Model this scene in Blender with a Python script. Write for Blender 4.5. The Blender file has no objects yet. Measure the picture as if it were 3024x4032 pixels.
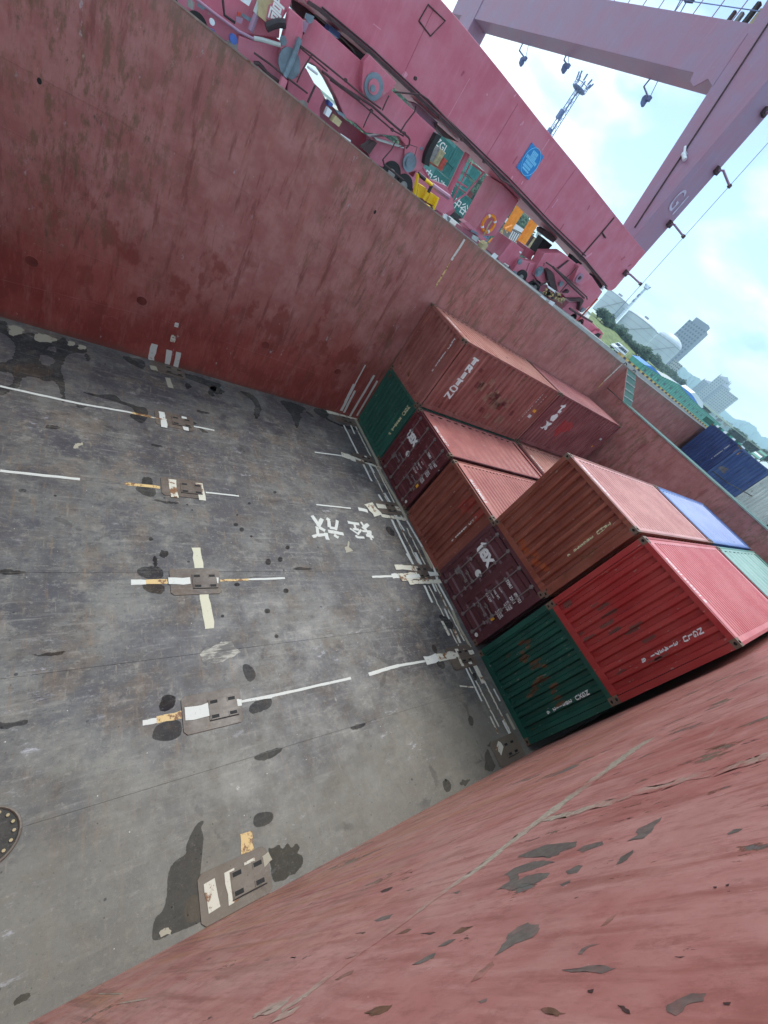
import bpy, bmesh, math, random
from mathutils import Vector, Matrix
R = math.radians
rnd = random.Random(7)
S = bpy.context.scene
COL = S.collection

# ------------------------------------------------------------------ camera
CR = ((0.7674803, -0.3646956, 0.5272296), (0.0873170, -0.7552859, -0.6495529), (0.6350982, 0.5445552, -0.5478229))
CC = Vector((-9.441919, 0.196861, 7.276823))
FPX = 1598.376
cam = bpy.data.cameras.new('camera'); co = bpy.data.objects.new('camera', cam); COL.objects.link(co)
cam.sensor_fit = 'HORIZONTAL'; cam.sensor_width = 36.0; cam.lens = 36.0 * FPX / 3024
cam.clip_start = 0.02; cam.clip_end = 12000
_m = Matrix(((CR[0][0], -CR[1][0], -CR[2][0]), (CR[0][1], -CR[1][1], -CR[2][1]), (CR[0][2], -CR[1][2], -CR[2][2]))).to_4x4()
_m.translation = CC; co.matrix_world = _m
S.camera = co

# ------------------------------------------------------------------ world and sun
SUN_EL, SUN_AZ = R(62), R(35)          # sun high, beyond the quay
W = bpy.data.worlds.new("World"); S.world = W; W.use_nodes = True
nt = W.node_tree; nt.nodes.clear()
def N(tree, kind, **kw):
    n = tree.nodes.new(kind)
    for k, v in kw.items():
        if k in n.inputs.keys(): n.inputs[k].default_value = v
        else: setattr(n, k, v)
    return n
wo = N(nt, 'ShaderNodeOutputWorld')
sky = N(nt, 'ShaderNodeTexSky', sky_type='NISHITA'); sky.sun_disc = False
sky.sun_elevation = SUN_EL; sky.sun_rotation = R(90) - SUN_AZ; sky.air_density = 1.0; sky.dust_density = .4
bgs = N(nt, 'ShaderNodeBackground'); bgs.inputs['Strength'].default_value = 0.12
nt.links.new(sky.outputs[0], bgs.inputs[0])
tcw = N(nt, 'ShaderNodeTexCoord')
mpw = N(nt, 'ShaderNodeMapping'); mpw.inputs['Scale'].default_value = (1, 1, 2.1); mpw.inputs['Location'].default_value = (.37, .12, .25)
nt.links.new(tcw.outputs['Generated'], mpw.inputs[0])
cl = N(nt, 'ShaderNodeTexNoise'); cl.inputs['Scale'].default_value = 2.3; cl.inputs['Detail'].default_value = 9; cl.inputs['Roughness'].default_value = .52; cl.inputs['Distortion'].default_value = .35
nt.links.new(mpw.outputs[0], cl.inputs['Vector'])
clr = N(nt, 'ShaderNodeValToRGB'); clr.color_ramp.elements[0].position = .43; clr.color_ramp.elements[1].position = .55
nt.links.new(cl.outputs['Fac'], clr.inputs[0])
cl2 = N(nt, 'ShaderNodeTexNoise'); cl2.inputs['Scale'].default_value = 5.1; cl2.inputs['Detail'].default_value = 6
nt.links.new(mpw.outputs[0], cl2.inputs['Vector'])
cc = N(nt, 'ShaderNodeValToRGB'); cc.color_ramp.elements[0].position = .38; cc.color_ramp.elements[0].color = (.33, .50, .64, 1)
cc.color_ramp.elements[1].position = .50; cc.color_ramp.elements[1].color = (.86, .98, 1.0, 1)
nt.links.new(cl2.outputs['Fac'], cc.inputs[0])
bgc = N(nt, 'ShaderNodeBackground'); bgc.inputs['Strength'].default_value = 1.0
nt.links.new(cc.outputs[0], bgc.inputs[0])
mxw = N(nt, 'ShaderNodeMixShader'); nt.links.new(clr.outputs[0], mxw.inputs[0]); nt.links.new(bgs.outputs[0], mxw.inputs[1]); nt.links.new(bgc.outputs[0], mxw.inputs[2])
nt.links.new(mxw.outputs[0], wo.inputs['Surface'])
sl = bpy.data.lights.new('sun', 'SUN'); sl.energy = 1.3; sl.angle = R(20); sl.color = (1, .97, .92)
so = bpy.data.objects.new('sun', sl); COL.objects.link(so)
sd = Vector((math.cos(SUN_EL) * math.cos(SUN_AZ), math.cos(SUN_EL) * math.sin(SUN_AZ), math.sin(SUN_EL)))
so.rotation_euler = (-sd).to_track_quat('-Z', 'Y').to_euler(); so.location = (0, 0, 60)
S.view_settings.view_transform = 'Standard'; S.view_settings.look = 'None'
S.view_settings.exposure = 0.98; S.view_settings.gamma = 1; S.view_settings.use_curve_mapping = False
S.render.engine = 'CYCLES'
S.cycles.max_bounces = 8; S.cycles.diffuse_bounces = 4; S.cycles.glossy_bounces = 3; S.cycles.transmission_bounces = 4; S.cycles.volume_bounces = 1
S.cycles.use_denoising = True
HAZE = .00032

# ------------------------------------------------------------------ survey helpers: a sight line of the surveyed camera met with a plane of the place
def ray(u, v):
    d = ((u - 1512) / FPX, (v - 2016) / FPX, 1.0)
    return Vector([sum(CR[k][i] * d[k] for k in range(3)) for i in range(3)])
def at(q, **k):
    (a, val), = k.items(); d = ray(*q)
    t = val if a == 't' else (val - CC['xyz'.index(a)]) / d['xyz'.index(a)]
    return CC + t * d
_T = {'Z1': (600, 0, .5425), 'Z2': (1300, 300, .4822), 'Z3': (1700, 500, .4822), 'Z4': (1700, 0, .4822), 'Z5': (2300, 0, .4364), 'Z6': (2200, 1000, .4967),
      'Z7': (2400, 1600, .3761), 'Z8': (1300, 1100, .7233), 'A1': (1200, 1500, .6028), 'A2': (1600, 1900, .4822), 'A3': (1900, 2200, .6775), 'A4': (0, 1200, .5425),
      'A5': (400, 1800, .6028), 'A6': (400, 2500, .6028), 'A7': (1300, 2300, .5425), 'A8': (0, 2600, .6472), 'B2': (1750, 700, .3014), 'B3': (2100, 1000, .2411),
      'B4': (1400, 1650, .27125), 'B5': (1250, 1900, .27125), 'B6': (2350, 1250, .27125), 'B7': (2650, 300, .2712), 'C1': (600, 0, .27125), 'C2': (1000, 0, .3014),
      'C3': (0, 0, .5879), 'C4': (2000, 2900, .6172), 'C5': (1000, 3200, .7233), 'C6': (2600, 1400, .2556), 'C7': (1700, 1100, .4822), 'D': (0, 0, 1.8228)}
def Z(n, *pts):
    a, b, k = _T[n]
    r = [(a + k * x, b + k * y) for x, y in pts]
    return r if len(r) != 1 else r[0]

# ------------------------------------------------------------------ materials
def lin(r, g, b):
    f = lambda c: (c / 255 / 12.92) if c <= 10 else ((c / 255 + .055) / 1.055) ** 2.4
    return (f(r), f(g), f(b), 1)
MATS = {}
class MT:
    def __init__(s, name):
        s.m = bpy.data.materials.new(name); s.m.use_nodes = True; s.t = s.m.node_tree; s.b = s.t.nodes['Principled BSDF']
        s.tc = s.t.nodes.new('ShaderNodeTexCoord'); s.src = s.tc.outputs['Object']; MATS[name] = s.m
    def L(s, a, b): s.t.links.new(a, b)
    def mapping(s, sc, loc=(0, 0, 0), rot=(0, 0, 0)):
        n = s.t.nodes.new('ShaderNodeMapping'); n.inputs['Scale'].default_value = sc; n.inputs['Location'].default_value = loc; n.inputs['Rotation'].default_value = rot
        s.L(s.src, n.inputs[0]); return n.outputs[0]
    def noise(s, scale, detail=5, rough=.55, vec=None, dist=0):
        n = s.t.nodes.new('ShaderNodeTexNoise'); n.inputs['Scale'].default_value = scale; n.inputs['Detail'].default_value = detail
        n.inputs['Roughness'].default_value = rough; n.inputs['Distortion'].default_value = dist
        s.L(vec or s.src, n.inputs['Vector']); return n.outputs['Fac']
    def vor(s, scale, vec=None, feat='F1', rnd_=1):
        n = s.t.nodes.new('ShaderNodeTexVoronoi'); n.feature = feat; n.inputs['Scale'].default_value = scale; n.inputs['Randomness'].default_value = rnd_
        s.L(vec or s.src, n.inputs['Vector']); return n.outputs['Distance']
    def ramp(s, fac, a, b, lo=0, hi=1):
        n = s.t.nodes.new('ShaderNodeMapRange'); n.inputs['From Min'].default_value = a; n.inputs['From Max'].default_value = b
        n.inputs['To Min'].default_value = lo; n.inputs['To Max'].default_value = hi; n.interpolation_type = 'SMOOTHSTEP'
        s.L(fac, n.inputs[0]); return n.outputs[0]
    def mul(s, a, b, op='MULTIPLY'):
        n = s.t.nodes.new('ShaderNodeMath'); n.operation = op
        for i, x in enumerate((a, b)):
            if isinstance(x, (int, float)): n.inputs[i].default_value = x
            else: s.L(x, n.inputs[i])
        return n.outputs[0]
    def mix(s, fac, a, b):
        n = s.t.nodes.new('ShaderNodeMix'); n.data_type = 'RGBA'
        for i, x in ((0, fac), (6, a), (7, b)):
            if isinstance(x, (int, float)): n.inputs[i].default_value = x
            elif isinstance(x, tuple): n.inputs[i].default_value = x
            else: s.L(x, n.inputs[i])
        return n.outputs[2]
    def axis(s, i):
        n = s.t.nodes.new('ShaderNodeSeparateXYZ'); s.L(s.src, n.inputs[0]); return n.outputs[i]
    def out(s, col, rough=.5, bump=None, bd=.004, bs=.4, spec=.4, metal=0):
        if isinstance(col, tuple): s.b.inputs['Base Color'].default_value = col
        else: s.L(col, s.b.inputs['Base Color'])
        if isinstance(rough, (int, float)): s.b.inputs['Roughness'].default_value = rough
        else: s.L(rough, s.b.inputs['Roughness'])
        s.b.inputs['Specular IOR Level'].default_value = spec; s.b.inputs['Metallic'].default_value = metal
        if bump is not None:
            n = s.t.nodes.new('ShaderNodeBump'); n.inputs['Distance'].default_value = bd; n.inputs['Strength'].default_value = bs
            s.L(bump, n.inputs['Height']); s.L(n.outputs[0], s.b.inputs['Normal'])
        return s.m
def plain(name, c, rough=.5, metal=0, var=.25, sc=3):
    if name in MATS: return MATS[name]
    s = MT(name); n = s.noise(sc, 5)
    d = tuple(x * (1 - var) for x in c[:3]) + (1,); e = tuple(min(1, x * (1 + var)) for x in c[:3]) + (1,)
    return s.out(s.mix(s.ramp(n, .3, .7), d, e), rough, n, .002, .2, .4, metal)
RUST = lin(88, 52, 30); RUST2 = lin(120, 75, 40)
def paint(name, c, fade, rust=.3, rough=.42, off=0, streak=.35, dark=(.012, .009, .008, 1)):
    """weathered steel paint: faded patches, vertical run-off streaks, rust blooms and scuffs"""
    if name in MATS: return MATS[name]
    s = MT(name); o = (off * 3.1, off * 1.7, off * 2.3)
    v = s.mapping((1, 1, 1), o)
    a = s.noise(1.1, 6, .6, v); col = s.mix(s.ramp(a, .32, .68), c, fade)
    st = s.noise(1, 6, .62, s.mapping((7, 7, .55), o)); col = s.mix(s.mul(s.ramp(st, .52, .72), streak), col, tuple(x * 1.9 for x in fade[:3]) + (1,))
    st2 = s.noise(1, 5, .6, s.mapping((11, 11, .8), (o[0] + 5, o[1], o[2]))); col = s.mix(s.mul(s.ramp(st2, .55, .75), streak * 1.2), col, dark)
    r1 = s.noise(2.6, 9, .68, s.mapping((1, 1, .7), (o[0] + 9, 0, 0))); rm = s.ramp(r1, .66 - .16 * rust, .72 - .12 * rust)
    fine = s.noise(26, 6, .7, v)
    rc = s.mix(s.ramp(fine, .35, .65), RUST, RUST2); col = s.mix(s.mul(rm, min(1, .45 + rust)), col, rc)
    sp = s.noise(17, 3, .5, s.mapping((1, 1, .45), (o[0], 3, 1))); col = s.mix(s.mul(s.ramp(sp, .68, .72), .6), col, lin(165, 150, 140))
    rr = s.mul(s.mul(rm, .35), rough, 'ADD')
    return s.out(col, rr, s.mul(a, s.mul(fine, .15), 'ADD'), .01, .35, .4)

def mat_far_wall():
    s = MT('hold_wall_paint'); z = s.axis(2)
    n1 = s.noise(.7, 8, .66)
    c = s.mix(s.ramp(n1, .38, .62), lin(128, 50, 44), lin(148, 70, 62))
    hi = s.mix(s.ramp(s.noise(1.9, 9, .7), .36, .64), lin(156, 98, 94), lin(176, 124, 118))
    up = s.ramp(s.mul(z, s.mul(s.noise(.9, 7, .65, s.mapping((1, 1, .5), (4, 0, 0))), 5), 'ADD'), 3.6, 6.2); c = s.mix(s.mul(up, .85), c, hi)  # paler upward: faded paint, with some sky light put into the colour
    # fine vertical mottling everywhere
    st = s.noise(1, 9, .7, s.mapping((4.5, 4.5, .8))); c = s.mix(s.mul(s.ramp(st, .50, .66), .55), c, lin(160, 100, 92))
    st = s.noise(1, 9, .7, s.mapping((5, 5, .7), (7, 0, 2))); c = s.mix(s.mul(s.ramp(st, .52, .66), .6), c, lin(104, 46, 40))
    st = s.noise(1, 9, .72, s.mapping((16, 16, 3), (3, 0, 8))); c = s.mix(s.mul(s.ramp(st, .50, .68), .5), c, lin(160, 92, 82))
    # fresher red squares left by touching up between frames
    q = s.noise(1, 8, .6, s.mapping((1.6, 1.6, 1.1), (11, 0, 3))); c = s.mix(s.mul(s.ramp(q, .54, .62), s.mul(s.ramp(z, 4.6, 3.0), .7)), c, lin(124, 52, 45))
    # olive-brown grime gathered in loose vertical bands
    band = s.ramp(s.noise(.42, 4, .55, s.mapping((1, 1, .3), (2.2, 0, 0))), .42, .60)
    g = s.noise(1, 10, .78, s.mapping((5, 5, 1.6), (3, 0, 0))); gm = s.mul(s.ramp(g, .48, .60), s.mul(band, s.mul(s.ramp(z, .8, 3.6), .8))); c = s.mix(gm, c, lin(112, 84, 64))
    g2 = s.noise(1, 10, .8, s.mapping((9, 9, 3.2), (1, 0, 5))); c = s.mix(s.mul(s.ramp(g2, .56, .66), s.mul(s.mul(band, .8), s.ramp(z, .5, 2.5))), c, lin(80, 66, 50))
    c = s.mix(s.mul(s.ramp(s.mul(z, s.mul(g, 1.2), 'ADD'), 7.4, 8.0), .6), c, lin(112, 94, 80))
    w = s.noise(1, 7, .76, s.mapping((5, 5, 2.4), (0, 0, 9))); wm = s.mul(s.ramp(w, .62, .68), s.ramp(s.noise(.6, 3), .45, .58)); c = s.mix(s.mul(wm, .8), c, lin(166, 154, 154))
    w2 = s.noise(1, 6, .74, s.mapping((13, 13, 6), (5, 0, 9))); c = s.mix(s.mul(s.ramp(w2, .655, .70), .65), c, lin(186, 160, 150))
    w3 = s.noise(1, 6, .74, s.mapping((8, 8, 5), (2, 0, 1))); c = s.mix(s.mul(s.ramp(w3, .67, .71), .65), c, lin(60, 44, 40))
    ft = s.ramp(s.mul(z, s.mul(s.noise(3, 5), .25), 'ADD'), .36, .10); c = s.mix(s.mul(ft, .7), c, lin(104, 72, 62))
    return s.out(c, s.ramp(s.noise(2, 5), .3, .7, .38, .6), s.mul(s.noise(.9, 3), s.mul(g2, .12), 'ADD'), .02, .35, .45)
def mat_near_wall(name='near_wall_paint', over=None, lo=.4, hi=.5, sc=30):
    s = MT(name); g_ = s.t.nodes.new('ShaderNodeNewGeometry'); s.src = g_.outputs['Position']
    c = s.mix(s.ramp(s.noise(1.4, 8, .68), .36, .64), lin(190, 122, 113), lin(206, 148, 138))
    st = s.noise(1, 8, .64, s.mapping((10, 10, 1.3))); c = s.mix(s.mul(s.ramp(st, .50, .64), .5), c, lin(216, 162, 150))
    st = s.noise(1, 8, .64, s.mapping((13, 13, 1.5), (7, 0, 2))); c = s.mix(s.mul(s.ramp(st, .50, .64), .6), c, lin(160, 92, 82))
    low = s.ramp(s.axis(2), 6.0, 3.2)
    o = s.noise(1, 7, .6, s.mapping((5, 5, .35), (2, 0, 7))); c = s.mix(s.mul(s.ramp(o, .48, .64), s.mul(low, .65)), c, lin(196, 138, 98))
    o = s.noise(1, 7, .6, s.mapping((14, 14, .4), (5, 0, 7))); c = s.mix(s.mul(s.ramp(o, .50, .64), s.mul(low, .6)), c, lin(134, 82, 68))
    m = s.noise(1, 10, .8, s.mapping((20, 20, 8), (1, 2, 3))); c = s.mix(s.mul(s.ramp(m, .48, .62), .5), c, lin(156, 92, 84)); m = s.noise(1, 10, .8, s.mapping((5, 5, 3), (1, 8, 3))); c = s.mix(s.mul(s.ramp(m, .50, .62), .45), c, lin(206, 150, 138)); c = s.mix(s.mul(s.ramp(m, .46, .36), .4), c, lin(146, 86, 76))
    # chips down to grey primer, edged with brown
    wv = s.mapping((3.4, 3.4, 1.5), (4.3, 0, 1.2)); p = s.noise(1, 10, .7, wv); cl = s.ramp(s.noise(.8, 3, .5, s.mapping((1, 1, 1), (1, 0, 3))), .44, .56)
    pp = s.mul(p, s.mul(cl, .07), 'ADD'); pe = s.ramp(pp, .655, .664); pm = s.ramp(pp, .672, .680)
    c = s.mix(s.mul(pe, .8), c, lin(106, 66, 44)); c = s.mix(s.mul(pm, .95), c, s.mix(s.ramp(s.noise(9, 5), .4, .6), lin(120, 116, 112), lin(136, 122, 102)))
    p2 = s.noise(1, 7, .66, s.mapping((15, 15, 6), (1.3, 0, 4))); c = s.mix(s.mul(s.ramp(p2, .665, .68), .85), c, lin(70, 50, 50))
    p3 = s.noise(1, 7, .7, s.mapping((30, 30, 14), (3, 0, 4))); c = s.mix(s.mul(s.ramp(p3, .67, .70), .8), c, lin(220, 190, 184))
    # long scrapes left by the hatch gear
    for ang, ox, sc, th in ((33, 0, .55, .66), (25, 4, .5, .67), (41, 8, .7, .68)):
        v = s.mapping((sc, 1, 9), (ox, 0, ox), (0, R(ang), 0)); k = s.noise(1, 8, .66, v); br = s.ramp(s.noise(1, 5, .7, s.mapping((3, 3, 3), (ox, 0, 0))), .42, .6)
        c = s.mix(s.mul(s.mul(s.ramp(k, th, th + .05), br), .75), c, lin(188, 176, 158))
    if over:
        e = s.mul(s.noise(sc, 8, .75), s.mul(s.noise(sc * .3, 6, .7), .6), 'ADD'); c = s.mix(s.mul(s.ramp(e, lo, hi), .92), c, s.mix(s.ramp(s.noise(40, 5), .35, .65), over, tuple(x * 1.5 for x in over[:3]) + (1,)))
    bmp = s.mul(s.mul(pm, -1.0), s.mul(s.noise(2.2, 6), 1.2), 'ADD')
    return s.out(c, s.ramp(s.noise(3, 5), .3, .7, .36, .58), bmp, .012, .5, .45)
def mat_floor(name='tank_top_steel', over=None, k=.8, lo=.4, hi=.52, ro=None, sp=.04):
    s = MT(name); g_ = s.t.nodes.new('ShaderNodeNewGeometry'); s.src = g_.outputs['Position']
    a = s.noise(.5, 8, .68); b = s.noise(1.3, 9, .7, s.mapping((1, 1, 1), (4, 2, 0)))
    c = s.mix(s.ramp(a, .38, .62), lin(60, 58, 62), lin(104, 103, 99))
    c = s.mix(s.mul(s.ramp(b, .47, .64), .5), c, lin(108, 92, 76))
    b2 = s.noise(.9, 9, .72, s.mapping((1, 1, 1), (9, 9, 0))); c = s.mix(s.mul(s.ramp(b2, .50, .60), .7), c, lin(60, 60, 68))
    b3 = s.noise(2.2, 10, .74, s.mapping((1, 1, 1), (1, 6, 0))); c = s.mix(s.mul(s.ramp(b3, .53, .64), .5), c, lin(134, 130, 122)); c = s.mix(s.mul(s.ramp(b3, .47, .36), .55), c, lin(52, 49, 50))
    gr = s.noise(6.5, 10, .8, s.mapping((1, 1.6, 1), (3, 1, 0))); c = s.mix(s.mul(s.ramp(gr, .53, .62), .5), c, lin(138, 133, 122)); c = s.mix(s.mul(s.ramp(gr, .46, .38), .55), c, lin(48, 45, 45))
    b4 = s.noise(.28, 5, .6, s.mapping((1, 1, 1), (7, 3, 0))); c = s.mix(s.mul(s.ramp(b4, .48, .60), .4), c, lin(60, 60, 66))
    # drag streaks along and across the ship
    for sc, off, lo, hi, k, col in (((.8, 9, 1), (0, 0, 0), .53, .70, .4, (148, 145, 138)), ((1.2, 14, 1), (3, 3, 0), .54, .70, .45, (48, 47, 52)), ((10, 1.1, 1), (1, 5, 0), .55, .68, .5, (118, 94, 70)), ((16, 2.2, 1), (6, 5, 0), .56, .70, .5, (142, 130, 112))):
        d = s.noise(1, 9, .72, s.mapping(sc, off)); c = s.mix(s.mul(s.ramp(d, lo, hi), k), c, lin(*col))
    y = s.axis(1); ts = s.mul(s.ramp(s.mul(y, s.mul(a, -5), 'ADD'), .6, -2.2), .6); c = s.mix(ts, c, lin(116, 113, 101))
    f = s.noise(20, 8, .78); c = s.mix(s.mul(s.ramp(f, .56, .68), .45), c, lin(156, 148, 136)); c = s.mix(s.mul(s.ramp(f, .44, .32), .5), c, lin(42, 39, 40))
    v = s.vor(2.1); q = s.ramp(s.mul(v, s.mul(s.noise(5, 3), .06), 'ADD'), .095, .07); c = s.mix(s.mul(q, .75), c, lin(34, 32, 35))
    v2 = s.vor(5.3, s.mapping((1, 1, 1), (2, 7, 0))); c = s.mix(s.mul(s.ramp(s.mul(v2, s.mul(f, .08), 'ADD'), .11, .08), .7), c, lin(38, 35, 36))
    v3 = s.vor(4.1, s.mapping((1, 1, 1), (6, 1, 0))); c = s.mix(s.mul(s.ramp(v3, .035, .02), .8), c, lin(215, 212, 205))
    cr = s.vor(.55, s.mapping((1, 1, 1), (3, 3, 0)), 'DISTANCE_TO_EDGE'); br = s.ramp(s.noise(.7, 3), .5, .6); c = s.mix(s.mul(s.mul(s.ramp(s.mul(cr, s.mul(s.noise(2.2, 8, .7), .28), 'ADD'), .155, .140), .45), br), c, lin(44, 41, 40))
    w = s.noise(1, 10, .76, s.mapping((2.6, 6, 1), (5, 8, 0))); wm = s.mul(s.ramp(w, .56, .68), s.ramp(s.noise(.5, 4, .5, s.mapping((1, 1, 1), (1, 4, 0))), .50, .62)); c = s.mix(s.mul(wm, .75), c, lin(168, 168, 174))
    rough = s.mul(s.ramp(b, .3, .7, .38, .62), s.mul(q, -.25), 'ADD')
    if over:
        e = s.mul(s.noise(14, 8, .75), s.mul(s.noise(4, 6, .7), .6), 'ADD'); em = s.mul(s.ramp(e, lo, hi), k); c = s.mix(em, c, over)
    return s.out(c, ro if ro is not None else rough, s.mul(a, s.mul(f, .12), 'ADD'), .03, .35, .45 if ro is None else sp)

M = {}
M['far'] = mat_far_wall(); M['near'] = mat_near_wall(); M['floor'] = mat_floor()
def mat_wet(name, c, rough):
    s = MT(name); n = s.noise(2.5, 5); return s.out(s.mix(s.ramp(n, .35, .65), c, tuple(x * 1.6 for x in c[:3]) + (1,)), rough, s.noise(5, 3), .003, .15, .28)
M['stain'] = mat_floor('wet_silt', lin(24, 20, 17), .97, .25, .50, .6, 0.0); M['puddle'] = mat_floor('standing_water', lin(26, 28, 34), .98, .2, .4, .30, .02); M['water2'] = mat_floor('rusty_water', lin(54, 40, 24), .95, .25, .5, .38, .03)
def mat_stripe(name, c, wear):
    s = MT(name); n = s.noise(3.2, 8, .7); f = s.noise(19, 5, .7)
    c2 = s.mix(s.ramp(s.mul(n, s.mul(f, .4), 'ADD'), .86 - wear * .24, .94 - wear * .24), c, lin(122, 84, 52))
    c2 = s.mix(s.mul(s.ramp(f, .62, .70), .6), c2, lin(70, 62, 56))
    return s.out(c2, .55, f, .002, .3)
M['white'] = mat_stripe('white_line_paint', lin(202, 203, 196), .16); M['whiteworn'] = mat_stripe('worn_line_paint', lin(200, 196, 180), .55); M['rustline'] = mat_stripe('rusted_line_paint', lin(206, 176, 120), .7)
M['cream'] = mat_stripe('cream_scale', lin(158, 152, 134), .25)
def mat_scrape():
    s = MT('scraped_scale'); n = s.noise(1, 9, .7, s.mapping((2.5, 14, 1), (0, 0, 0), (0, 0, R(-25)))); f = s.noise(3, 7, .7)
    return s.out(s.mix(s.ramp(s.mul(n, s.mul(f, .5), 'ADD'), .68, .86), lin(98, 95, 92), lin(170, 166, 154)), .6, f, .002, .3)
M['scrape'] = mat_scrape(); M['seam'] = plain('seam_paint', lin(104, 54, 50), .6)
M['pad'] = mat_floor('rusted_pad', lin(96, 76, 58), .62, .68, 1.0)
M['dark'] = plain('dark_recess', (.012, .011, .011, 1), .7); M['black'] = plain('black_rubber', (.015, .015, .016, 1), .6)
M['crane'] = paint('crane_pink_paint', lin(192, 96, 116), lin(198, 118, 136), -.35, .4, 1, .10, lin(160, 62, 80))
M['crane2'] = paint('crane_glare_mauve', lin(160, 116, 138), lin(152, 124, 148), -.3, .45, 2, .10, lin(120, 86, 104))  # crane pink greyed to mauve: veiling glare put into the paint colour
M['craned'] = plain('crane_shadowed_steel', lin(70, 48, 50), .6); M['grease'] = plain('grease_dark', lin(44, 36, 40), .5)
M['grey'] = plain('grey_primer', lin(112, 128, 140), .5); M['blue'] = plain('blue_plate', lin(28, 130, 200), .4, 0, .05)
M['blue2'] = plain('blue_motor_paint', lin(60, 90, 160), .4); M['yellow'] = plain('yellow_paint', lin(226, 186, 20), .45, 0, .12); M['orange'] = plain('orange_paint', lin(236, 140, 30), .5, 0, .1)
M['whitep'] = plain('white_plate', lin(225, 232, 236), .5, 0, .06); M['teal'] = plain('teal_container_paint', lin(50, 120, 115), .5, 0, .15); M['steel'] = plain('galvanised_steel', lin(136, 132, 130), .45, .3)
M['lock'] = plain('lock_rod_steel', lin(128, 118, 116), .45, .2); M['tan'] = plain('tan_container_paint', lin(176, 160, 122), .6); M['redp'] = plain('red_container_paint', lin(190, 70, 55), .6)
M['letter'] = mat_stripe('white_lettering', lin(228, 228, 226), -.6); M['letteryel'] = mat_stripe('cream_lettering', lin(220, 214, 170), -.6)
M['conc'] = plain('pale_concrete', lin(176, 182, 180), .8, 0, .1); M['quay'] = plain('quay_paving', lin(150, 152, 150), .85, 0, .15, .5)
M['glass'] = plain('dark_glass', lin(50, 66, 80), .15, 0, .1)
M['deckgreen'] = paint('green_deck_paint', lin(24, 74, 64), lin(38, 90, 78), .1, .5, 4, .1)

# ------------------------------------------------------------------ mesh builder
class MB:
    def __init__(s): s.v = []; s.f = []; s.mi = []
    def add(s, vs, fs, mi=0):
        o = len(s.v); s.v += [tuple(p) for p in vs]; s.f += [tuple(i + o for i in f) for f in fs]; s.mi += [mi] * len(fs); return s
    def box(s, a, b, mi=0):
        x0, y0, z0 = a; x1, y1, z1 = b
        return s.add([(x0, y0, z0), (x1, y0, z0), (x1, y1, z0), (x0, y1, z0), (x0, y0, z1), (x1, y0, z1), (x1, y1, z1), (x0, y1, z1)],
                     [(0, 3, 2, 1), (4, 5, 6, 7), (0, 1, 5, 4), (1, 2, 6, 5), (2, 3, 7, 6), (3, 0, 4, 7)], mi)
    def obox(s, c, ax, ay, az, mi=0):   # centre and three half-vectors
        c = Vector(c); P = [c + ax * i + ay * j + az * k for k in (-1, 1) for i, j in ((-1, -1), (1, -1), (1, 1), (-1, 1))]
        return s.add(P, [(0, 3, 2, 1), (4, 5, 6, 7), (0, 1, 5, 4), (1, 2, 6, 5), (2, 3, 7, 6), (3, 0, 4, 7)], mi)
    def prism(s, pts, d, mi=0):     # planar polygon (3D points) pushed along vector d
        n = len(pts); d = Vector(d); a = [Vector(p) for p in pts]; b = [p + d for p in a]
        return s.add(a + b, [tuple(range(n)), tuple(reversed(range(n, 2 * n)))] + [(i, (i + 1) % n + 0, (i + 1) % n + n, i + n) for i in range(n)], mi)
    def tube(s, pts, r, n=8, mi=0, cap=True):
        pts = [Vector(p) for p in pts]; o = len(s.v); m = len(pts)
        for i, p in enumerate(pts):
            t = (pts[min(i + 1, m - 1)] - pts[max(i - 1, 0)]).normalized()
            u = t.orthogonal().normalized() if i == 0 else (u - t * u.dot(t)).normalized()
            w = t.cross(u); rr = r[i] if isinstance(r, (list, tuple)) else r
            for k in range(n):
                an = 2 * math.pi * k / n; s.v.append(tuple(p + (u * math.cos(an) + w * math.sin(an)) * rr))
        for i in range(m - 1):
            for k in range(n):
                s.f.append((o + i * n + k, o + i * n + (k + 1) % n, o + (i + 1) * n + (k + 1) % n, o + (i + 1) * n + k)); s.mi.append(mi)
        if cap:
            s.f.append(tuple(o + k for k in reversed(range(n)))); s.f.append(tuple(o + (m - 1) * n + k for k in range(n))); s.mi += [mi, mi]
        return s
    def mesh(s, name, off=Vector((0, 0, 0))):
        me = bpy.data.meshes.new(name); me.from_pydata([(a - off[0], b - off[1], c - off[2]) for a, b, c in s.v], [], s.f)
        me.polygons.foreach_set('material_index', s.mi); me.validate()
        bm = bmesh.new(); bm.from_mesh(me); bmesh.ops.recalc_face_normals(bm, faces=bm.faces); bm.to_mesh(me); bm.free()
        me.update(); return me
    def build(s, name, mats, parent=None, smooth=False, local=False, bevel=0):
        off = Vector((0, 0, 0)) if (parent is None or local) else Vector(org(parent))
        me = s.mesh(name, off); o = bpy.data.objects.new(name, me); COL.objects.link(o)
        for m in (mats if isinstance(mats, (list, tuple)) else [mats]): me.materials.append(m)
        if parent is not None: o.parent = parent
        if smooth: me.polygons.foreach_set('use_smooth', [True] * len(me.polygons))
        if bevel:
            b = o.modifiers.new('bevel', 'BEVEL'); b.width = bevel; b.segments = 2; b.limit_method = 'ANGLE'
        return o
def org(o):
    p = Vector(o.location)
    while o.parent is not None: o = o.parent; p += Vector(o.location)
    return p
def tag(o, label=None, cat=None, group=None, kind=None):
    for k, v in (('label', label), ('category', cat), ('group', group), ('kind', kind)):
        if v: o[k] = v
    return o
def thing(name, label, cat, loc=(0, 0, 0), group=None):
    o = bpy.data.objects.new(name, None); COL.objects.link(o); o.location = loc; o.empty_display_size = .2
    return tag(o, label, cat, group)
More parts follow.
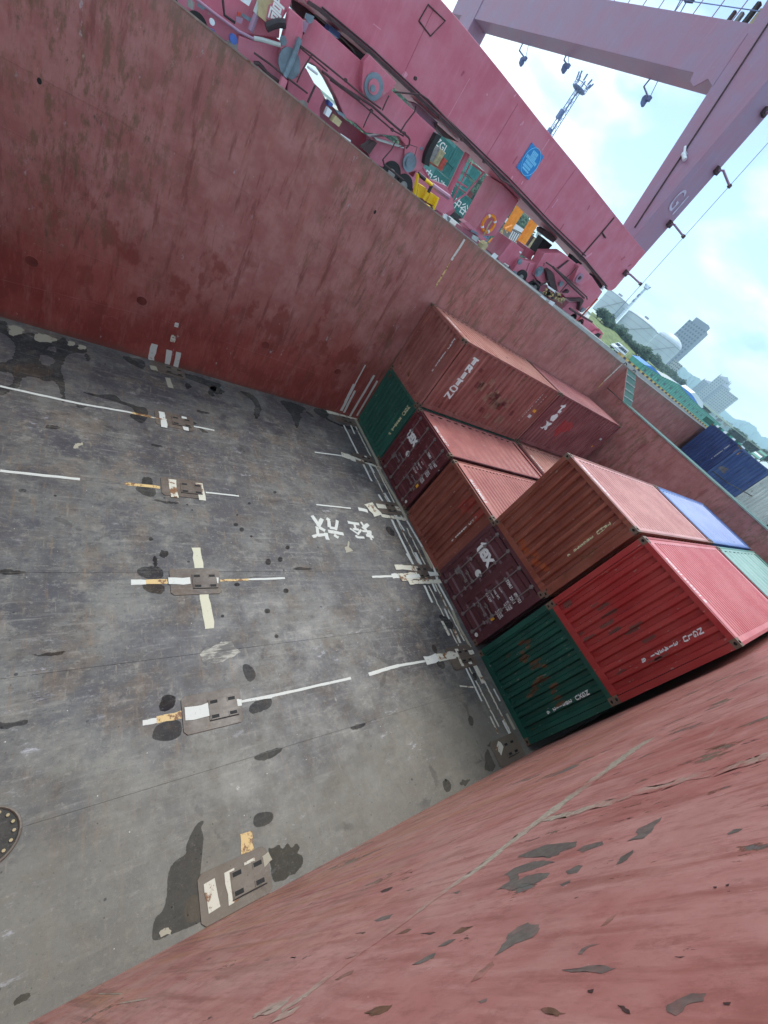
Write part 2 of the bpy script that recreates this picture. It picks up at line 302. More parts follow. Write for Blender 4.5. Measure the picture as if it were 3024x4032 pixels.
def jag(pts, amt, n=2, seed=0):
    """roughen a closed outline of 2D points"""
    r = random.Random(seed)
    for k in range(n):
        q = []
        for i, p in enumerate(pts):
            w = pts[(i + 1) % len(pts)]; L = math.hypot(w[0] - p[0], w[1] - p[1])
            q.append(p); a = amt * L
            q.append(((p[0] + w[0]) / 2 + r.uniform(-a, a), (p[1] + w[1]) / 2 + r.uniform(-a, a)))
        pts = q
    return pts
def sheet(name, pts3, n, mat, parent=None, t=.0015):
    """thin laid-on film (paint, scale, water) with real thickness"""
    bm = bmesh.new(); vs = [bm.verts.new(p) for p in pts3]
    f = bm.faces.new(vs); bmesh.ops.triangulate(bm, faces=[f], ngon_method='EAR_CLIP')
    g = bmesh.ops.extrude_face_region(bm, geom=bm.faces[:]); d = Vector(n) * t
    for e in g['geom']:
        if isinstance(e, bmesh.types.BMVert): e.co += d
    bmesh.ops.recalc_face_normals(bm, faces=bm.faces)
    off = org(parent) if parent is not None else Vector((0, 0, 0))
    for v in bm.verts: v.co -= off
    me = bpy.data.meshes.new(name); bm.to_mesh(me); bm.free(); me.materials.append(mat)
    o = bpy.data.objects.new(name, me); COL.objects.link(o)
    if parent is not None: o.parent = parent
    return o
def text2d(txt, size, bold=0, align='CENTER', shear=0, spacing=1, line=1.0, wide=1.0):
    """flat lettering as a 2D triangle mesh (list of points, faces)"""
    c = bpy.data.curves.new('lettering', 'FONT'); c.body = txt; c.size = size; c.offset = bold; c.align_x = align; c.align_y = 'CENTER'
    c.shear = shear; c.space_character = spacing; c.space_line = line; c.resolution_u = 3
    o = bpy.data.objects.new('lettering', c); COL.objects.link(o)
    dg = bpy.context.evaluated_depsgraph_get(); me = bpy.data.meshes.new_from_object(o.evaluated_get(dg))
    vs = [(v.co.x * wide, v.co.y) for v in me.vertices]; fs = [tuple(p.vertices) for p in me.polygons]
    bpy.data.objects.remove(o); bpy.data.curves.remove(c); bpy.data.meshes.remove(me); return vs, fs
def decal(name, vs, fs, cuts, fn, mat, parent, thick=None):
    """2D lettering or patch laid over a profiled surface; cuts = a-coordinates of the folds, fn(a,b)->3D"""
    bm = bmesh.new(); bv = [bm.verts.new((a, b, 0)) for a, b in vs]
    for f in fs:
        try: bm.faces.new([bv[i] for i in f])
        except ValueError: pass
    for c in cuts:
        bmesh.ops.bisect_plane(bm, geom=bm.verts[:] + bm.edges[:] + bm.faces[:], plane_co=(c, 0, 0), plane_no=(1, 0, 0))
    off = Vector((0, 0, 0)) if '_f' in parent.keys() else org(parent)
    for v in bm.verts: v.co = Vector(fn(v.co.x, v.co.y)) - off
    me = bpy.data.meshes.new(name); bm.to_mesh(me); bm.free(); me.materials.append(mat)
    o = bpy.data.objects.new(name, me); COL.objects.link(o); o.parent = parent
    return o
def rect2d(w, h): return [(-w / 2, -h / 2), (w / 2, -h / 2), (w / 2, h / 2), (-w / 2, h / 2)], [(0, 1, 2, 3)]
# ================================================================== THE HOLD
XA, XB, YN, YF, ZT = -15.0, 12.8, -.15, 12.62, 7.28
floor = MB().box((XA, YN - .3, -.06), (XB, YF + .3, 0)).build('floor', M['floor']); tag(floor, 'worn grey steel floor of the cargo hold, stained and wet in patches', None, None, 'structure')
floor2 = MB().box((XB + 1.3, -.45, -.06), (48, YF + .3, 0)).build('floor', M['floor']); tag(floor2, 'steel floor of the next cargo hold beyond the bulkhead', None, None, 'structure')

def wall(name, label, a, b, mat):
    t = thing(name, label, 'wall', ((a[0] + b[0]) / 2, (a[1] + b[1]) / 2, a[2])); MB().box(a, b).build('wall_plate', mat, t); return t
fw = wall('side_wall', 'tall maroon side wall of the hold below the crane, rust streaked with welded seams', (XA, YF, 0), (XB, YF + .33, ZT - .03), M['far'])
MB().box((XA, YF - .012, ZT - .03), (XB + 1.3, YF + .36, ZT)).build('coaming_edge', paint('edge_steel', lin(128, 112, 104), lin(150, 134, 122), .4, .5, 9, .3), fw)
fw2 = thing('side_wall', 'pinkish maroon side wall of the next hold behind the green sloped plate', 'wall', (24, YF + .15, 0))
MB().prism([(XB, YF, 0), (40, YF, 0), (40, YF, 7.45), (24, YF, 7.32), (XB + 1.3, YF, ZT - .03), (XB, YF, ZT - .03)], (0, .33, 0)).build('wall_plate', M['far'], fw2)
MB().prism([(XB + 1.3, YF - .012, ZT - .03), (24, YF - .012, 7.32), (40, YF - .012, 7.45), (40, YF - .012, 7.48), (24, YF - .012, 7.35), (XB + 1.3, YF - .012, ZT)], (0, .37, 0)).build('coaming_edge', M['conc'], fw2)
nw = wall('side_wall', 'near pink-maroon side wall filling the bottom of the photo, scraped with bare grey patches', (XA, YN - .35, 0), (XB, YN, 7.12), M['near'])
aw = wall('bulkhead', 'maroon transverse bulkhead closing the hold behind the photographer', (XA - .3, YN - .3, 0), (XA, YF + .3, 7.1), M['far'])
bh = thing('bulkhead', 'dark maroon transverse bulkhead behind the container stacks with a green deck strip along its top', 'wall', (13.45, 6, 0))
MB().box((XB, YN - .3, 0), (XB + 1.3, YF, 5.97)).build('wall_plate', M['far'], bh)
MB().box((XB - .02, YN - .3, 5.97), (XB + 1.32, 11.4, 6.02)).build('deck_plate', M['deckgreen'], bh)
MB().prism([(XB, YF, 6.02), (XB, YF, ZT - .03), (XB, 11.42, 6.02)], (.05, 0, 0)).build('bracket', M['far'], bh)
MB().prism([(XB + .05, YF, ZT - .04), (XB + .05, 11.44, 6.02), (XB + .05, 11.47, 6.0), (XB + .05, YF, ZT - .09)], (1.2, 0, 0)).build('sloped_plate', M['deckgreen'], bh)
for k in range(4):
    f = .18 + .22 * k; y, z = YF - f * 1.18, ZT - .03 - f * 1.22
    MB().box((XB + .06, y - .02, z - .01), (XB + 1.22, y + .02, z + .035)).build('stiffener', M['conc'], bh)
MB().tube([(XB - .03, y, 5.985) for y in (0, 4, 8, 11.4)], .014, 6).build('edge_bar', M['steel'], bh)
MB().tube([at(Z('Z7', p), z=6.06) for p in ((1080, 680), (1230, 800), (1420, 900), (1600, 1000))], .03, 6).build('hose', M['black'], bh)
wall('bulkhead', 'maroon bulkhead at the far end of the next hold beyond the white container', (34, -3, 0), (34.4, YF, 7.0), M['far'])

# weld seams, hole covers and drain holes on the far wall
def px_y(q, y=YF): return at(q, y=y)
seams = [((0, 218), (900, 711)), ((900, 711), (1500, 1120)), ((0, 494), (900, 941)), ((900, 941), (1600, 1300)), ((0, 882), (647, 1117)), ((647, 1117), (1300, 1420)), ((0, 1100), (620, 1255)), ((620, 1255), (1330, 1500)), ((430, 700), (200, 1150)), ((1010, 880), (700, 1290))]
for i, (a, b) in enumerate(seams):
    p, q = px_y(a), px_y(b); p.y = q.y = YF - .001; MB().tube([p, q], .006, 6).build('weld_seam', M['far'], fw)
for q in ((68, 565), (306, 650), (573, 745), (729, 803)):
    p = px_y(Z('D', q)); mb = MB(); c = Vector((p.x, YF, p.z))
    ring = [c + Vector((math.cos(a) * .125, -.004, math.sin(a) * .125)) for a in [2 * math.pi * k / 24 for k in range(25)]]
    mb.tube(ring, .011, 6, 0, False); mb.prism([c + Vector((math.cos(a) * .118, -.002, math.sin(a) * .118)) for a in [2 * math.pi * k / 20 for k in range(20)]], (0, -.004, 0), 1)
    mb.build('hole_cover', [M['far'], plain('cover_paint', lin(108, 46, 40), .5)], fw)
p = px_y(Z('D', (243, 700))); MB().tube([Vector((p.x + math.cos(a) * .2, YF, p.z + math.sin(a) * .2)) for a in [2 * math.pi * k / 28 for k in range(29)]], .006, 5, 0, False).build('weld_seam', M['far'], fw)
for q in ((85, 175), (810, 458)):
    p = px_y(Z('D', q)); MB().prism([(p.x + math.cos(a) * .035, YF - .003, p.z + math.sin(a) * .05) for a in [2 * math.pi * k / 12 for k in range(12)]], (0, .006, 0)).build('drain_hole', M['dark'], fw)

CNT = [0]
def stroke(name, a, b, w, mat, parent, plane, seed=0, w2=None, t=.002, am=.02):
    """hand-painted bar between two sight lines; plane = dict for at()"""
    (ax, val), = plane.items(); P, Q = at(a, **plane), at(b, **plane)
    n = Vector((0, 0, 1)) if ax == 'z' else (Vector((0, -1, 0)) if ax == 'y' else Vector((-1, 0, 0)))
    d = (Q - P); L = d.length; d.normalize(); s = n.cross(d); r = random.Random(seed * 7 + int(a[0]))
    m = max(3, int(L / .12)); A, B = [], []
    for i in range(m + 1):
        f = i / m; c = P.lerp(Q, f); ww = (w + ((w2 or w) - w) * f) / 2
        c = c + s * r.uniform(-am, am) * w * 3
        A.append(c + s * ww * r.uniform(.85, 1.12)); B.append(c - s * ww * r.uniform(.85, 1.12))
    pts = A + B[::-1]
    CNT[0] += 1; return sheet(name, [p + n * (.0012 + (CNT[0] % 9) * .0003) for p in pts], n, mat, parent, t)
G = dict(z=0.0)
for i, (a, b, w, m) in enumerate([(Z('A4', (1120, 285)), Z('A4', (1095, 405)), .16, 'white'), (Z('A4', (1232, 330)), Z('A4', (1212, 430)), .15, 'white'), (Z('A4', (1298, 345)), Z('A4', (1275, 455)), .13, 'white'),
        (Z('A4', (1262, 220)), Z('A4', (1252, 270)), .12, 'whiteworn'), (Z('A4', (1284, 130)), Z('A4', (1279, 162)), .1, 'white'),
        (Z('Z8', (192, 465)), Z('Z8', (135, 570)), .05, 'white'), (Z('Z8', (132, 570)), Z('Z8', (60, 715)), .12, 'white'), (Z('Z8', (135, 605)), Z('Z8', (75, 725)), .09, 'white'), (Z('Z8', (240, 522)), Z('Z8', (108, 745)), .09, 'white'), (Z('Z8', (257, 552)), Z('Z8', (146, 742)), .08, 'white'),
        (Z('D', (1004, 517)), Z('D', (975, 562)), .075, 'white'), (Z('D', (972, 568)), Z('D', (940, 620)), .06, 'rustline'), (Z('B6', (370, 675)), Z('B6', (225, 815)), .09, 'white'), (Z('B6', (220, 820)), Z('B6', (100, 930)), .08, 'whiteworn'), (Z('B6', (90, 940)), Z('B6', (0, 1040)), .07, 'rustline')]):
    stroke('paint_mark', a, b, w, M[m], fw, dict(y=YF), i)

# ---- container sockets welded to the floor
def pad(x0, x1, y0, y1, sx0, sx1, parent=floor):
    mb = MB(); e = .055; h = .014
    pts = [(x0 + e, y0), (x1 - e, y0), (x1, y0 + e), (x1, y1 - e), (x1 - e, y1), (x0 + e, y1), (x0, y1 - e), (x0, y0 + e)]
    mb.prism([(x, y, .0005) for x, y in pts], (0, 0, h)); o = mb.build('socket_pad', M['pad'], parent, bevel=.004)
    ym = (y0 + y1) / 2; yh = (y1 - y0) * .27
    mb = MB(); mb.box((sx0, max(y0 + .03, ym - yh), h), (sx1, min(y1 - .03, ym + yh), h + .012)); mb.build('socket_plate', M['pad'], o, bevel=.003)
    mb = MB()
    for xx in (sx0 + .03, sx1 - .15):
        for yy in (ym - yh + .02, ym + yh - .07):
            if yy < y0 or yy > y1: continue
            mb.box((xx, yy, h + .0125), (xx + .12, yy + .05, h + .016)); mb.box((xx - .012, yy - .012, h + .012), (xx, yy + .062, h + .02), 1); mb.box((xx, yy + .05, h + .012), (xx + .12, yy + .062, h + .02), 1)
    mb.box((sx0, ym - yh - .012, .012), (sx1, ym - yh - .002, h + .014)); mb.build('socket_slot', [M['dark'], M['pad']], o)
    return o
pads = []
for yc, hh in ((12.33, .29), (9.93, .30), (7.46, .29), (4.9, .30), (2.41, .30), (.12, .27)):
    a, b = yc - hh, yc + hh
    pads.append(pad(-7.54, -6.6, max(a, YN + .002), min(b, YF - .002), -7.14, -6.67))
for yc, hh in ((12.33, .29), (9.99, .28), (7.64, .29), (5.05, .3), (2.4, .3), (.12, .27)):
    pads.append(pad(-1.22, -.22, max(yc - hh, YN + .002), min(yc + hh, YF - .002), -.82, -.4))

M['bar'] = mat_stripe('aged_bar_paint', lin(198, 194, 170), .12)
# ---- painted guide lines on the floor
def fl(a, b, w, m='white', w2=None, s=0, h=0):
    if m == 'white': w *= .8
    stroke('paint_stripe', a, b, w, M[m], floor, dict(z=h), s, w2)
fl((0, 1521), Z('A4', (560, 715)), .075); fl(Z('A4', (560, 715)), Z('A4', (960, 785)), .075, s=2); fl(Z('A4', (960, 785)), Z('A4', (1100, 815)), .07, 'rustline'); fl(Z('A4', (1350, 870)), Z('A4', (1555, 912)), .07)
fl((0, 1854), Z('A4', (580, 1267)), .075); fl(Z('A4', (905, 1300)), Z('A4', (1160, 1325)), .085, 'rustline'); fl(Z('A5', (680, 230)), Z('A5', (897, 254)), .055)
fl(Z('A5', (192, 817)), Z('A5', (290, 815)), .13); fl(Z('A5', (290, 815)), Z('A5', (432, 812)), .10, 'rustline'); fl(Z('A5', (765, 808)), Z('A5', (960, 800)), .05, 'rustline'); fl(Z('A5', (960, 800)), Z('A5', (1197, 791)), .06)
fl(Z('A6', (268, 575)), Z('A6', (360, 558)), .10); fl(Z('A6', (360, 558)), Z('A6', (528, 520)), .11, 'rustline'); fl(Z('A6', (915, 435)), Z('A6', (1110, 400)), .05, 'white', .07); fl(Z('A6', (1110, 400)), Z('A6', (1628, 282)), .065)
fl(Z('A7', (280, 655)), Z('A7', (500, 590)), .10, 'white', .07); fl(Z('A7', (500, 590)), Z('A7', (690, 560)), .07)
fl(Z('A5', (615, 592)), Z('A5', (640, 725)), .17, 'bar', .17); fl(Z('A5', (668, 880)), Z('A5', (706, 1120)), .17, 'bar'); fl(Z('A6', (945, 1290)), Z('A6', (955, 1420)), .17, 'rustline')
fl(Z('A4', (1215, 530)), Z('A4', (1240, 603)), .14, 'cream')
P_ = .0165
for a, b, w, m in [(Z('A4', (1175, 778)), Z('A4', (1192, 890)), .15, 'white'), (Z('A4', (1335, 812)), Z('A4', (1350, 912)), .13, 'white'), (Z('A4', (1100, 818)), Z('A4', (1210, 835)), .05, 'whiteworn'), (Z('A4', (1250, 1268)), Z('A4', (1268, 1398)), .16, 'whiteworn'),
                   (Z('A4', (1445, 1295)), Z('A4', (1470, 1420)), .16, 'whiteworn'), (Z('A5', (436, 810)), Z('A5', (580, 808)), .15, 'white'), (Z('A5', (738, 800)), Z('A5', (763, 803)), .14, 'white'), (Z('A6', (545, 520)), Z('A6', (705, 490)), .20, 'white'), (Z('A6', (880, 443)), Z('A6', (915, 440)), .12, 'white'),
                   (Z('A6', (965, 1470)), Z('A6', (985, 1570)), .16, 'whiteworn'), (Z('A6', (700, 1610)), Z('A6', (735, 1800)), .14, 'whiteworn'), (Z('A6', (830, 1540)), Z('A6', (865, 1750)), .14, 'whiteworn'), (Z('A4', (1090, 455)), Z('A4', (1140, 465)), .2, 'cream'), (Z('A6', (1050, 1490)), Z('A6', (1100, 1440)), .12, 'cream')]:
    stroke('paint_stripe', a, b, w, M[m], floor, dict(z=P_), 3)
# row of guide lines in front of the containers
for a, b, w, m in [(Z('A1', (65, 465)), Z('A1', (250, 490)), .06, 'white'), (Z('A1', (75, 808)), Z('A1', (300, 832)), .06, 'white'), (Z('A1', (350, 836)), Z('A1', (410, 850)), .17, 'white'), (Z('A1', (440, 1280)), Z('A1', (570, 1275)), .08, 'white'), (Z('A1', (570, 1275)), Z('A1', (640, 1272)), .2, 'white'),
                   (Z('A1', (255, 290)), Z('A1', (350, 480)), .09, 'white'), (Z('A1', (282, 250)), Z('A1', (325, 345)), .09, 'white'), (Z('A1', (330, 250)), Z('A1', (470, 520)), .13, 'cream'), (Z('A1', (395, 570)), Z('A1', (437, 655)), .09, 'white'), (Z('A1', (490, 590)), Z('A1', (632, 835)), .13, 'cream'),
                   (Z('A1', (482, 742)), Z('A1', (520, 805)), .10, 'white'), (Z('A1', (520, 732)), Z('A1', (590, 850)), .10, 'white'), (Z('A1', (568, 905)), Z('A1', (712, 1205)), .10, 'white'), (Z('A1', (590, 880)), Z('A1', (650, 978)), .09, 'white'), (Z('A1', (665, 910)), Z('A1', (845, 1220)), .10, 'white'),
                   (Z('A1', (720, 1120)), Z('A1', (775, 1235)), .12, 'white'), (Z('A1', (765, 1085)), Z('A1', (830, 1225)), .08, 'cream'), (Z('A2', (0, 580)), Z('A2', (60, 680)), .07, 'white'), (Z('A2', (75, 575)), Z('A2', (130, 690)), .11, 'white'), (Z('A2', (130, 530)), Z('A2', (212, 690)), .10, 'cream'),
                   (Z('A2', (145, 840)), Z('A2', (212, 980)), .10, 'white'), (Z('A2', (205, 800)), Z('A2', (240, 890)), .10, 'white'), (Z('A2', (262, 830)), Z('A2', (375, 1040)), .10, 'white'), (Z('A2', (312, 1030)), Z('A2', (350, 1115)), .08, 'white'), (Z('A2', (290, 1130)), Z('A2', (350, 1250)), .09, 'whiteworn'),
                   (Z('A2', (390, 1200)), Z('A2', (440, 1310)), .10, 'whiteworn'), (Z('A2', (420, 1160)), Z('A2', (525, 1345)), .09, 'cream'), (Z('A7', (985, 610)), Z('A7', (1100, 850)), .07, 'white'), (Z('A7', (1045, 590)), Z('A7', (1110, 720)), .12, 'whiteworn'), (Z('A7', (1185, 760)), Z('A7', (1232, 850)), .07, 'white'),
                   (Z('A7', (1160, 960)), Z('A7', (1220, 1085)), .05, 'whiteworn'), (Z('A7', (1252, 990)), Z('A7', (1355, 1195)), .08, 'white'), (Z('A7', (1280, 940)), Z('A7', (1340, 1055)), .09, 'cream'), (Z('A7', (940, 740)), Z('A7', (1060, 750)), .035, 'whiteworn')]:
    fl(a, b, w, m)
for a, b, w, m in [(Z('A1', (240, 480)), Z('A1', (330, 510)), .28, 'whiteworn'), (Z('A1', (330, 505)), Z('A1', (500, 570)), .12, 'whiteworn'), (Z('A1', (395, 490)), Z('A1', (450, 600)), .10, 'white'), (Z('A1', (415, 800)), Z('A1', (480, 880)), .4, 'whiteworn'), (Z('A1', (470, 815)), Z('A1', (620, 835)), .2, 'whiteworn'), (Z('A1', (500, 880)), Z('A1', (660, 905)), .14, 'whiteworn'),
                   (Z('A1', (590, 1215)), Z('A1', (740, 1225)), .17, 'whiteworn'), (Z('A1', (620, 1280)), Z('A1', (740, 1270)), .25, 'whiteworn'), (Z('A1', (740, 1245)), Z('A1', (860, 1260)), .11, 'white'), (Z('A1', (770, 1230)), Z('A1', (800, 1300)), .11, 'whiteworn'), (Z('A2', (0, 770)), Z('A2', (270, 745)), .12, 'white'), (Z('A2', (20, 815)), Z('A2', (280, 805)), .14, 'whiteworn'),
                   (Z('A7', (690, 558)), Z('A7', (780, 535)), .20, 'white'), (Z('A7', (780, 535)), Z('A7', (905, 515)), .20, 'whiteworn'), (Z('A7', (905, 515)), Z('A7', (1040, 490)), .12, 'whiteworn'), (Z('A7', (915, 470)), Z('A7', (965, 595)), .12, 'whiteworn'), (Z('A7', (975, 470)), Z('A7', (1020, 580)), .12, 'whiteworn'), (Z('A7', (1210, 1170)), Z('A7', (1250, 1210)), .25, 'whiteworn'),
                   (Z('A1', (145, 200)), Z('A1', (340, 245)), .2, 'whiteworn')]:
    stroke('paint_stripe', a, b, w, M[m], floor, dict(z=P_), 5)
for a, b, w, m in [(Z('A1', (345, 470)), Z('A1', (395, 570)), .09, 'whiteworn'), (Z('A1', (465, 510)), Z('A1', (492, 592)), .12, 'cream'), (Z('A1', (628, 828)), Z('A1', (668, 915)), .12, 'cream'), (Z('A1', (843, 1215)), Z('A1', (874, 1328)), .11, 'white'), (Z('A2', (372, 1035)), Z('A2', (425, 1165)), .1, 'cream'), (Z('A1', (590, 850)), Z('A1', (600, 890)), .1, 'white')]: fl(a, b, w, m)
def flw(x, y0, y1, w, m, sd=1):
    r = random.Random(sd); n = 40; A = [(x + r.uniform(-.012, .012) + w / 2, y0 + (y1 - y0) * k / n) for k in range(n + 1)]; B = [(p[0] - w * r.uniform(.85, 1.1), p[1]) for p in A]; CNT[0] += 1
    sheet('paint_stripe', [(a, b, .0009 + (CNT[0] % 3) * .00015) for a, b in A + B[::-1]], (0, 0, 1), M[m], floor, .0002)
flw(-.30, 12.2, 7.2, .06, 'whiteworn', 1); flw(-.33, 6.8, 2.8, .055, 'whiteworn', 2); flw(-.34, 2.1, .3, .05, 'whiteworn', 3); flw(-.60, 9.6, 5.2, .05, 'whiteworn', 4); flw(-.64, 4.6, .6, .045, 'whiteworn', 5)
# the two hand-painted characters (qing fang: put down gently)
CH = [[(35, 540), (85, 520, ), ], ]
chars = [((10, 640), (65, 525), .13), ((20, 650), (110, 700), .12), ((0, 765), (120, 755), .11), ((120, 730), (150, 830), .13), ((-80, 480), (30, 640), .13), ((-10, 640), (10, 760), .1), ((-70, 790), (10, 760), .1),
         ((130, 520), (180, 550), .13), ((160, 550), (175, 650), .12), ((175, 655), (270, 668), .10), ((288, 550), (262, 690), .10), ((155, 708), (378, 745), .13), ((240, 760), (305, 800), .12),
         ((440, 575), (605, 605), .11), ((535, 600), (555, 680), .09), ((515, 675), (605, 685), .09), ((470, 665), (585, 745), .07), ((635, 685), (580, 755), .08), ((560, 765), (575, 800), .09), ((570, 795), (680, 800), .08),
         ((630, 570), (735, 735), .08), ((735, 605), (660, 670), .13), ((650, 705), (775, 712), .09), ((765, 700), (770, 780), .09), ((705, 765), (812, 790), .12), ((765, 780), (785, 835), .07), ((720, 745), (770, 735), .07)]
for i, (a, b, w) in enumerate(chars): stroke('lettering', Z('B5', a), Z('B5', b), w * .9, M['white'], floor, G, i + 40, None, .001, .01)
fl(Z('B5', (420, 930)), Z('B5', (470, 1005)), .12, 'cream', .3); fl(Z('B5', (455, 855)), Z('B5', (440, 960)), .05, 'cream')

# ---- weld seams of the floor plates
for y in (1.55, 3.40, 5.13, 7.36, 8.84, 11.3):
    o = MB().tube([(XA, y, 0), (-8, y + .006, 0), (XB, y, 0)], .0045, 6).build('weld_seam', M['floor'], floor)
for x in (2.5,): MB().tube([(x, YN, 0), (x, YF, 0)], .004, 6).build('weld_seam', M['floor'], floor)
for y, x0, x1 in ((1.55, -4.0, -3.2), (3.4, -8.3, -7.9), (1.5, -4.1, -3.85)): pass

# ---- wet stains and standing water
def wet(n, pts, mat, amt=.13, seed=1, z=.0008, kind=None, label=None, lv=2):
    q = [(at(p, z=0).x, at(p, z=0).y) for p in pts]
    for _ in range((2 if len(q) > 6 else 1) if n != 'scale_patch' else 0): q = [r for i in range(len(q)) for r in ((q[i][0] * .75 + q[(i + 1) % len(q)][0] * .25, q[i][1] * .75 + q[(i + 1) % len(q)][1] * .25), (q[i][0] * .25 + q[(i + 1) % len(q)][0] * .75, q[i][1] * .25 + q[(i + 1) % len(q)][1] * .75))]
    q = jag(q, amt * 1.7, 2, seed)
    q = [(x, min(max(y, YN + .003), YF - .003)) for x, y in q]
    CNT[0] += 1; z += (CNT[0] % 5) * .00012
    o = sheet(n, [(x, y, z) for x, y in q], (0, 0, 1), mat, floor if kind is None else None, .0012)
    if kind: tag(o, label, None, None, kind)
    return o
A4 = lambda *p: Z('A4', *p); A6 = lambda *p: Z('A6', *p); A8 = lambda *p: Z('A8', *p); A5 = lambda *p: Z('A5', *p); A7 = lambda *p: Z('A7', *p)
wet('stain', A4((-60, 110), (60, 120), (45, 180), (80, 225), (180, 205), (250, 200), (262, 265), (330, 275), (415, 265), (470, 225), (500, 290), (560, 290), (640, 325), (620, 355), (540, 345), (475, 372), (468, 415), (435, 470), (475, 560), (470, 620), (480, 690), (450, 722), (445, 640), (400, 545), (330, 562), (260, 520), (150, 525), (145, 600), (80, 622), (0, 670), (-60, 640), (-20, 600), (100, 580), (95, 490), (0, 485), (-60, 480), (-60, 420), (70, 415), (120, 330), (100, 270), (40, 215), (0, 200), (-60, 200)), M['stain'])
wet('scale_patch', A4((60, 150), (150, 165), (185, 190), (140, 215), (100, 230), (65, 200)), M['cream'], z=.003); wet('scale_patch', A4((255, 215), (330, 215), (415, 250), (375, 275), (290, 272)), M['cream'], z=.003)
wet('scale_patch', A4((280, 395), (330, 365), (385, 385), (402, 415), (365, 445), (300, 425)), M['floor'], z=.003); wet('scale_patch', A4((340, 325), (395, 305), (402, 345)), M['floor'], z=.003)
wet('scale_patch', A4((490, 270), (540, 270), (530, 300), (495, 295)), M['cream'], z=.003); wet('scale_patch', A4((565, 292), (620, 300), (618, 325), (570, 322)), M['cream'], z=.003)
wet('puddle', A4((90, 440), (180, 425), (330, 430), (395, 480), (370, 520), (300, 530), (180, 505), (110, 480)), M['water2'], .08, 3, .003, 'structure', 'brown puddle on the hold floor beside the far wall')
wet('stain', A4((580, 630), (650, 642), (740, 655), (820, 648), (862, 672), (880, 702), (960, 722), (1000, 742), (1050, 742), (1075, 770), (1070, 830), (1030, 865), (980, 840), (930, 800), (985, 790), (960, 745), (880, 720), (760, 680), (690, 668)), M['stain'], .1, 2)
wet('stain', A4((875, 368), (960, 380), (1050, 405), (1048, 470), (1000, 455), (930, 420)), M['stain'], .1, 4); wet('stain', A4((1290, 440), (1330, 500), (1420, 510), (1480, 545), (1475, 575), (1440, 570), (1380, 540), (1290, 520)), M['stain'], .14, 5)
wet('stain', A4((1340, 572), (1370, 568), (1400, 600), (1350, 615)), M['stain']); wet('stain', A4((1530, 575), (1600, 600), (1645, 640), (1590, 655), (1545, 640)), M['stain'], .25, 6); wet('stain', A4((1410, 765), (1490, 772), (1535, 790), (1470, 790)), M['stain'])
wet('stain', A4((620, 345), (660, 385), (650, 415), (615, 400)), M['stain'], .2); wet('stain', A4((540, 735), (600, 728), (640, 740), (600, 750)), M['stain'], .2); wet('stain', A4((1320, 845), (1400, 845), (1440, 865), (1380, 870)), M['stain']); wet('stain', A4((1440, 885), (1515, 925), (1500, 935), (1450, 915)), M['stain'])
wet('stain', A4((1085, 1010), (1150, 1015), (1190, 1030), (1130, 1032)), M['stain']); wet('stain', A4((310, 885), (400, 870), (450, 898), (380, 905)), M['stain'])
wet('stain', A4((1035, 1250), (1090, 1250), (1112, 1275), (1108, 1312), (1030, 1305), (1028, 1270)), M['stain'], .12, 7); wet('stain', A4((975, 1320), (1060, 1325), (1130, 1335), (1128, 1392), (1085, 1395), (1010, 1365)), M['stain'], .1, 8)
wet('stain', A4((1090, 1415), (1200, 1422), (1320, 1438), (1250, 1445), (1150, 1432)), M['stain']); wet('stain', A4((130, 1340), (180, 1335), (198, 1350), (170, 1365), (138, 1358)), M['puddle'], .05)
wet('puddle', A5((228, 735), (270, 715), (370, 710), (405, 745), (402, 790), (350, 797), (290, 792), (235, 765)), M['puddle'], .1, 9, .0008, 'structure', 'dark wet puddle above the white bar of the middle socket')
wet('stain', A5((335, 645), (362, 650), (368, 712), (335, 712)), M['stain']); wet('stain', A5((372, 620), (435, 605), (440, 640), (400, 665)), M['stain'], .25)
wet('puddle', A5((260, 830), (330, 828), (412, 832), (412, 890), (340, 892), (280, 870)), M['water2'], .07, 10, .0008, 'structure', 'rusty puddle below the white bar of the middle socket')
for q in ((915, 473, 16, 15), (877, 441, 16, 11), (1215, 590, 15, 13), (1088, 685, 19, 22), (1167, 668, 17, 17), (978, 517, 9, 8), (1205, 873, 19, 16), (1082, 1005, 20, 16), (885, 832, 20, 12), (322, 535, 17, 13), (965, 302, 11, 8), (1142, 1170, 14, 13), (886, 378, 8, 7), (568, 683, 10, 7), (972, 797, 14, 12), (790, 1038, 12, 10), (1131, 230, 12, 9)):
    wet('stain', A5(*[(q[0] + q[2] * math.cos(a), q[1] + q[3] * math.sin(a)) for a in [k * math.pi / 4 for k in range(8)]]), M['stain'], .07, int(q[0]), lv=1)
wet('puddle', A5((1245, 728), (1290, 716), (1385, 728), (1350, 738), (1270, 738)), M['puddle'], .05, 9, .0008, 'structure', 'thin bluish puddle on the floor seam right of the middle socket')
wet('scale_patch', A5((640, 1290), (690, 1240), (780, 1205), (850, 1205), (912, 1275), (850, 1312), (760, 1345), (660, 1340)), M['scrape'], .12, 11)
wet('stain', A6((370, 490), (395, 400), (430, 388), (485, 400), (483, 440), (470, 475), (410, 505)), M['stain'], .12, 12)
wet('puddle', A6((325, 672), (350, 600), (380, 580), (440, 560), (520, 555), (527, 640), (490, 680), (420, 695), (350, 685)), M['puddle'], .09, 13, .0008, 'structure', 'round reflective puddle beside the rusted end of the near socket bar')
wet('puddle', A6((918, 215), (930, 185), (975, 200), (1010, 250), (1000, 290), (962, 312), (935, 270)), M['puddle'], .07, 14, .0008, 'structure', 'small dark puddle above the near socket')
wet('stain', A6((985, 440), (1060, 415), (1115, 408), (1108, 470), (1060, 495), (985, 520), (955, 490)), M['puddle'], .1, 15)
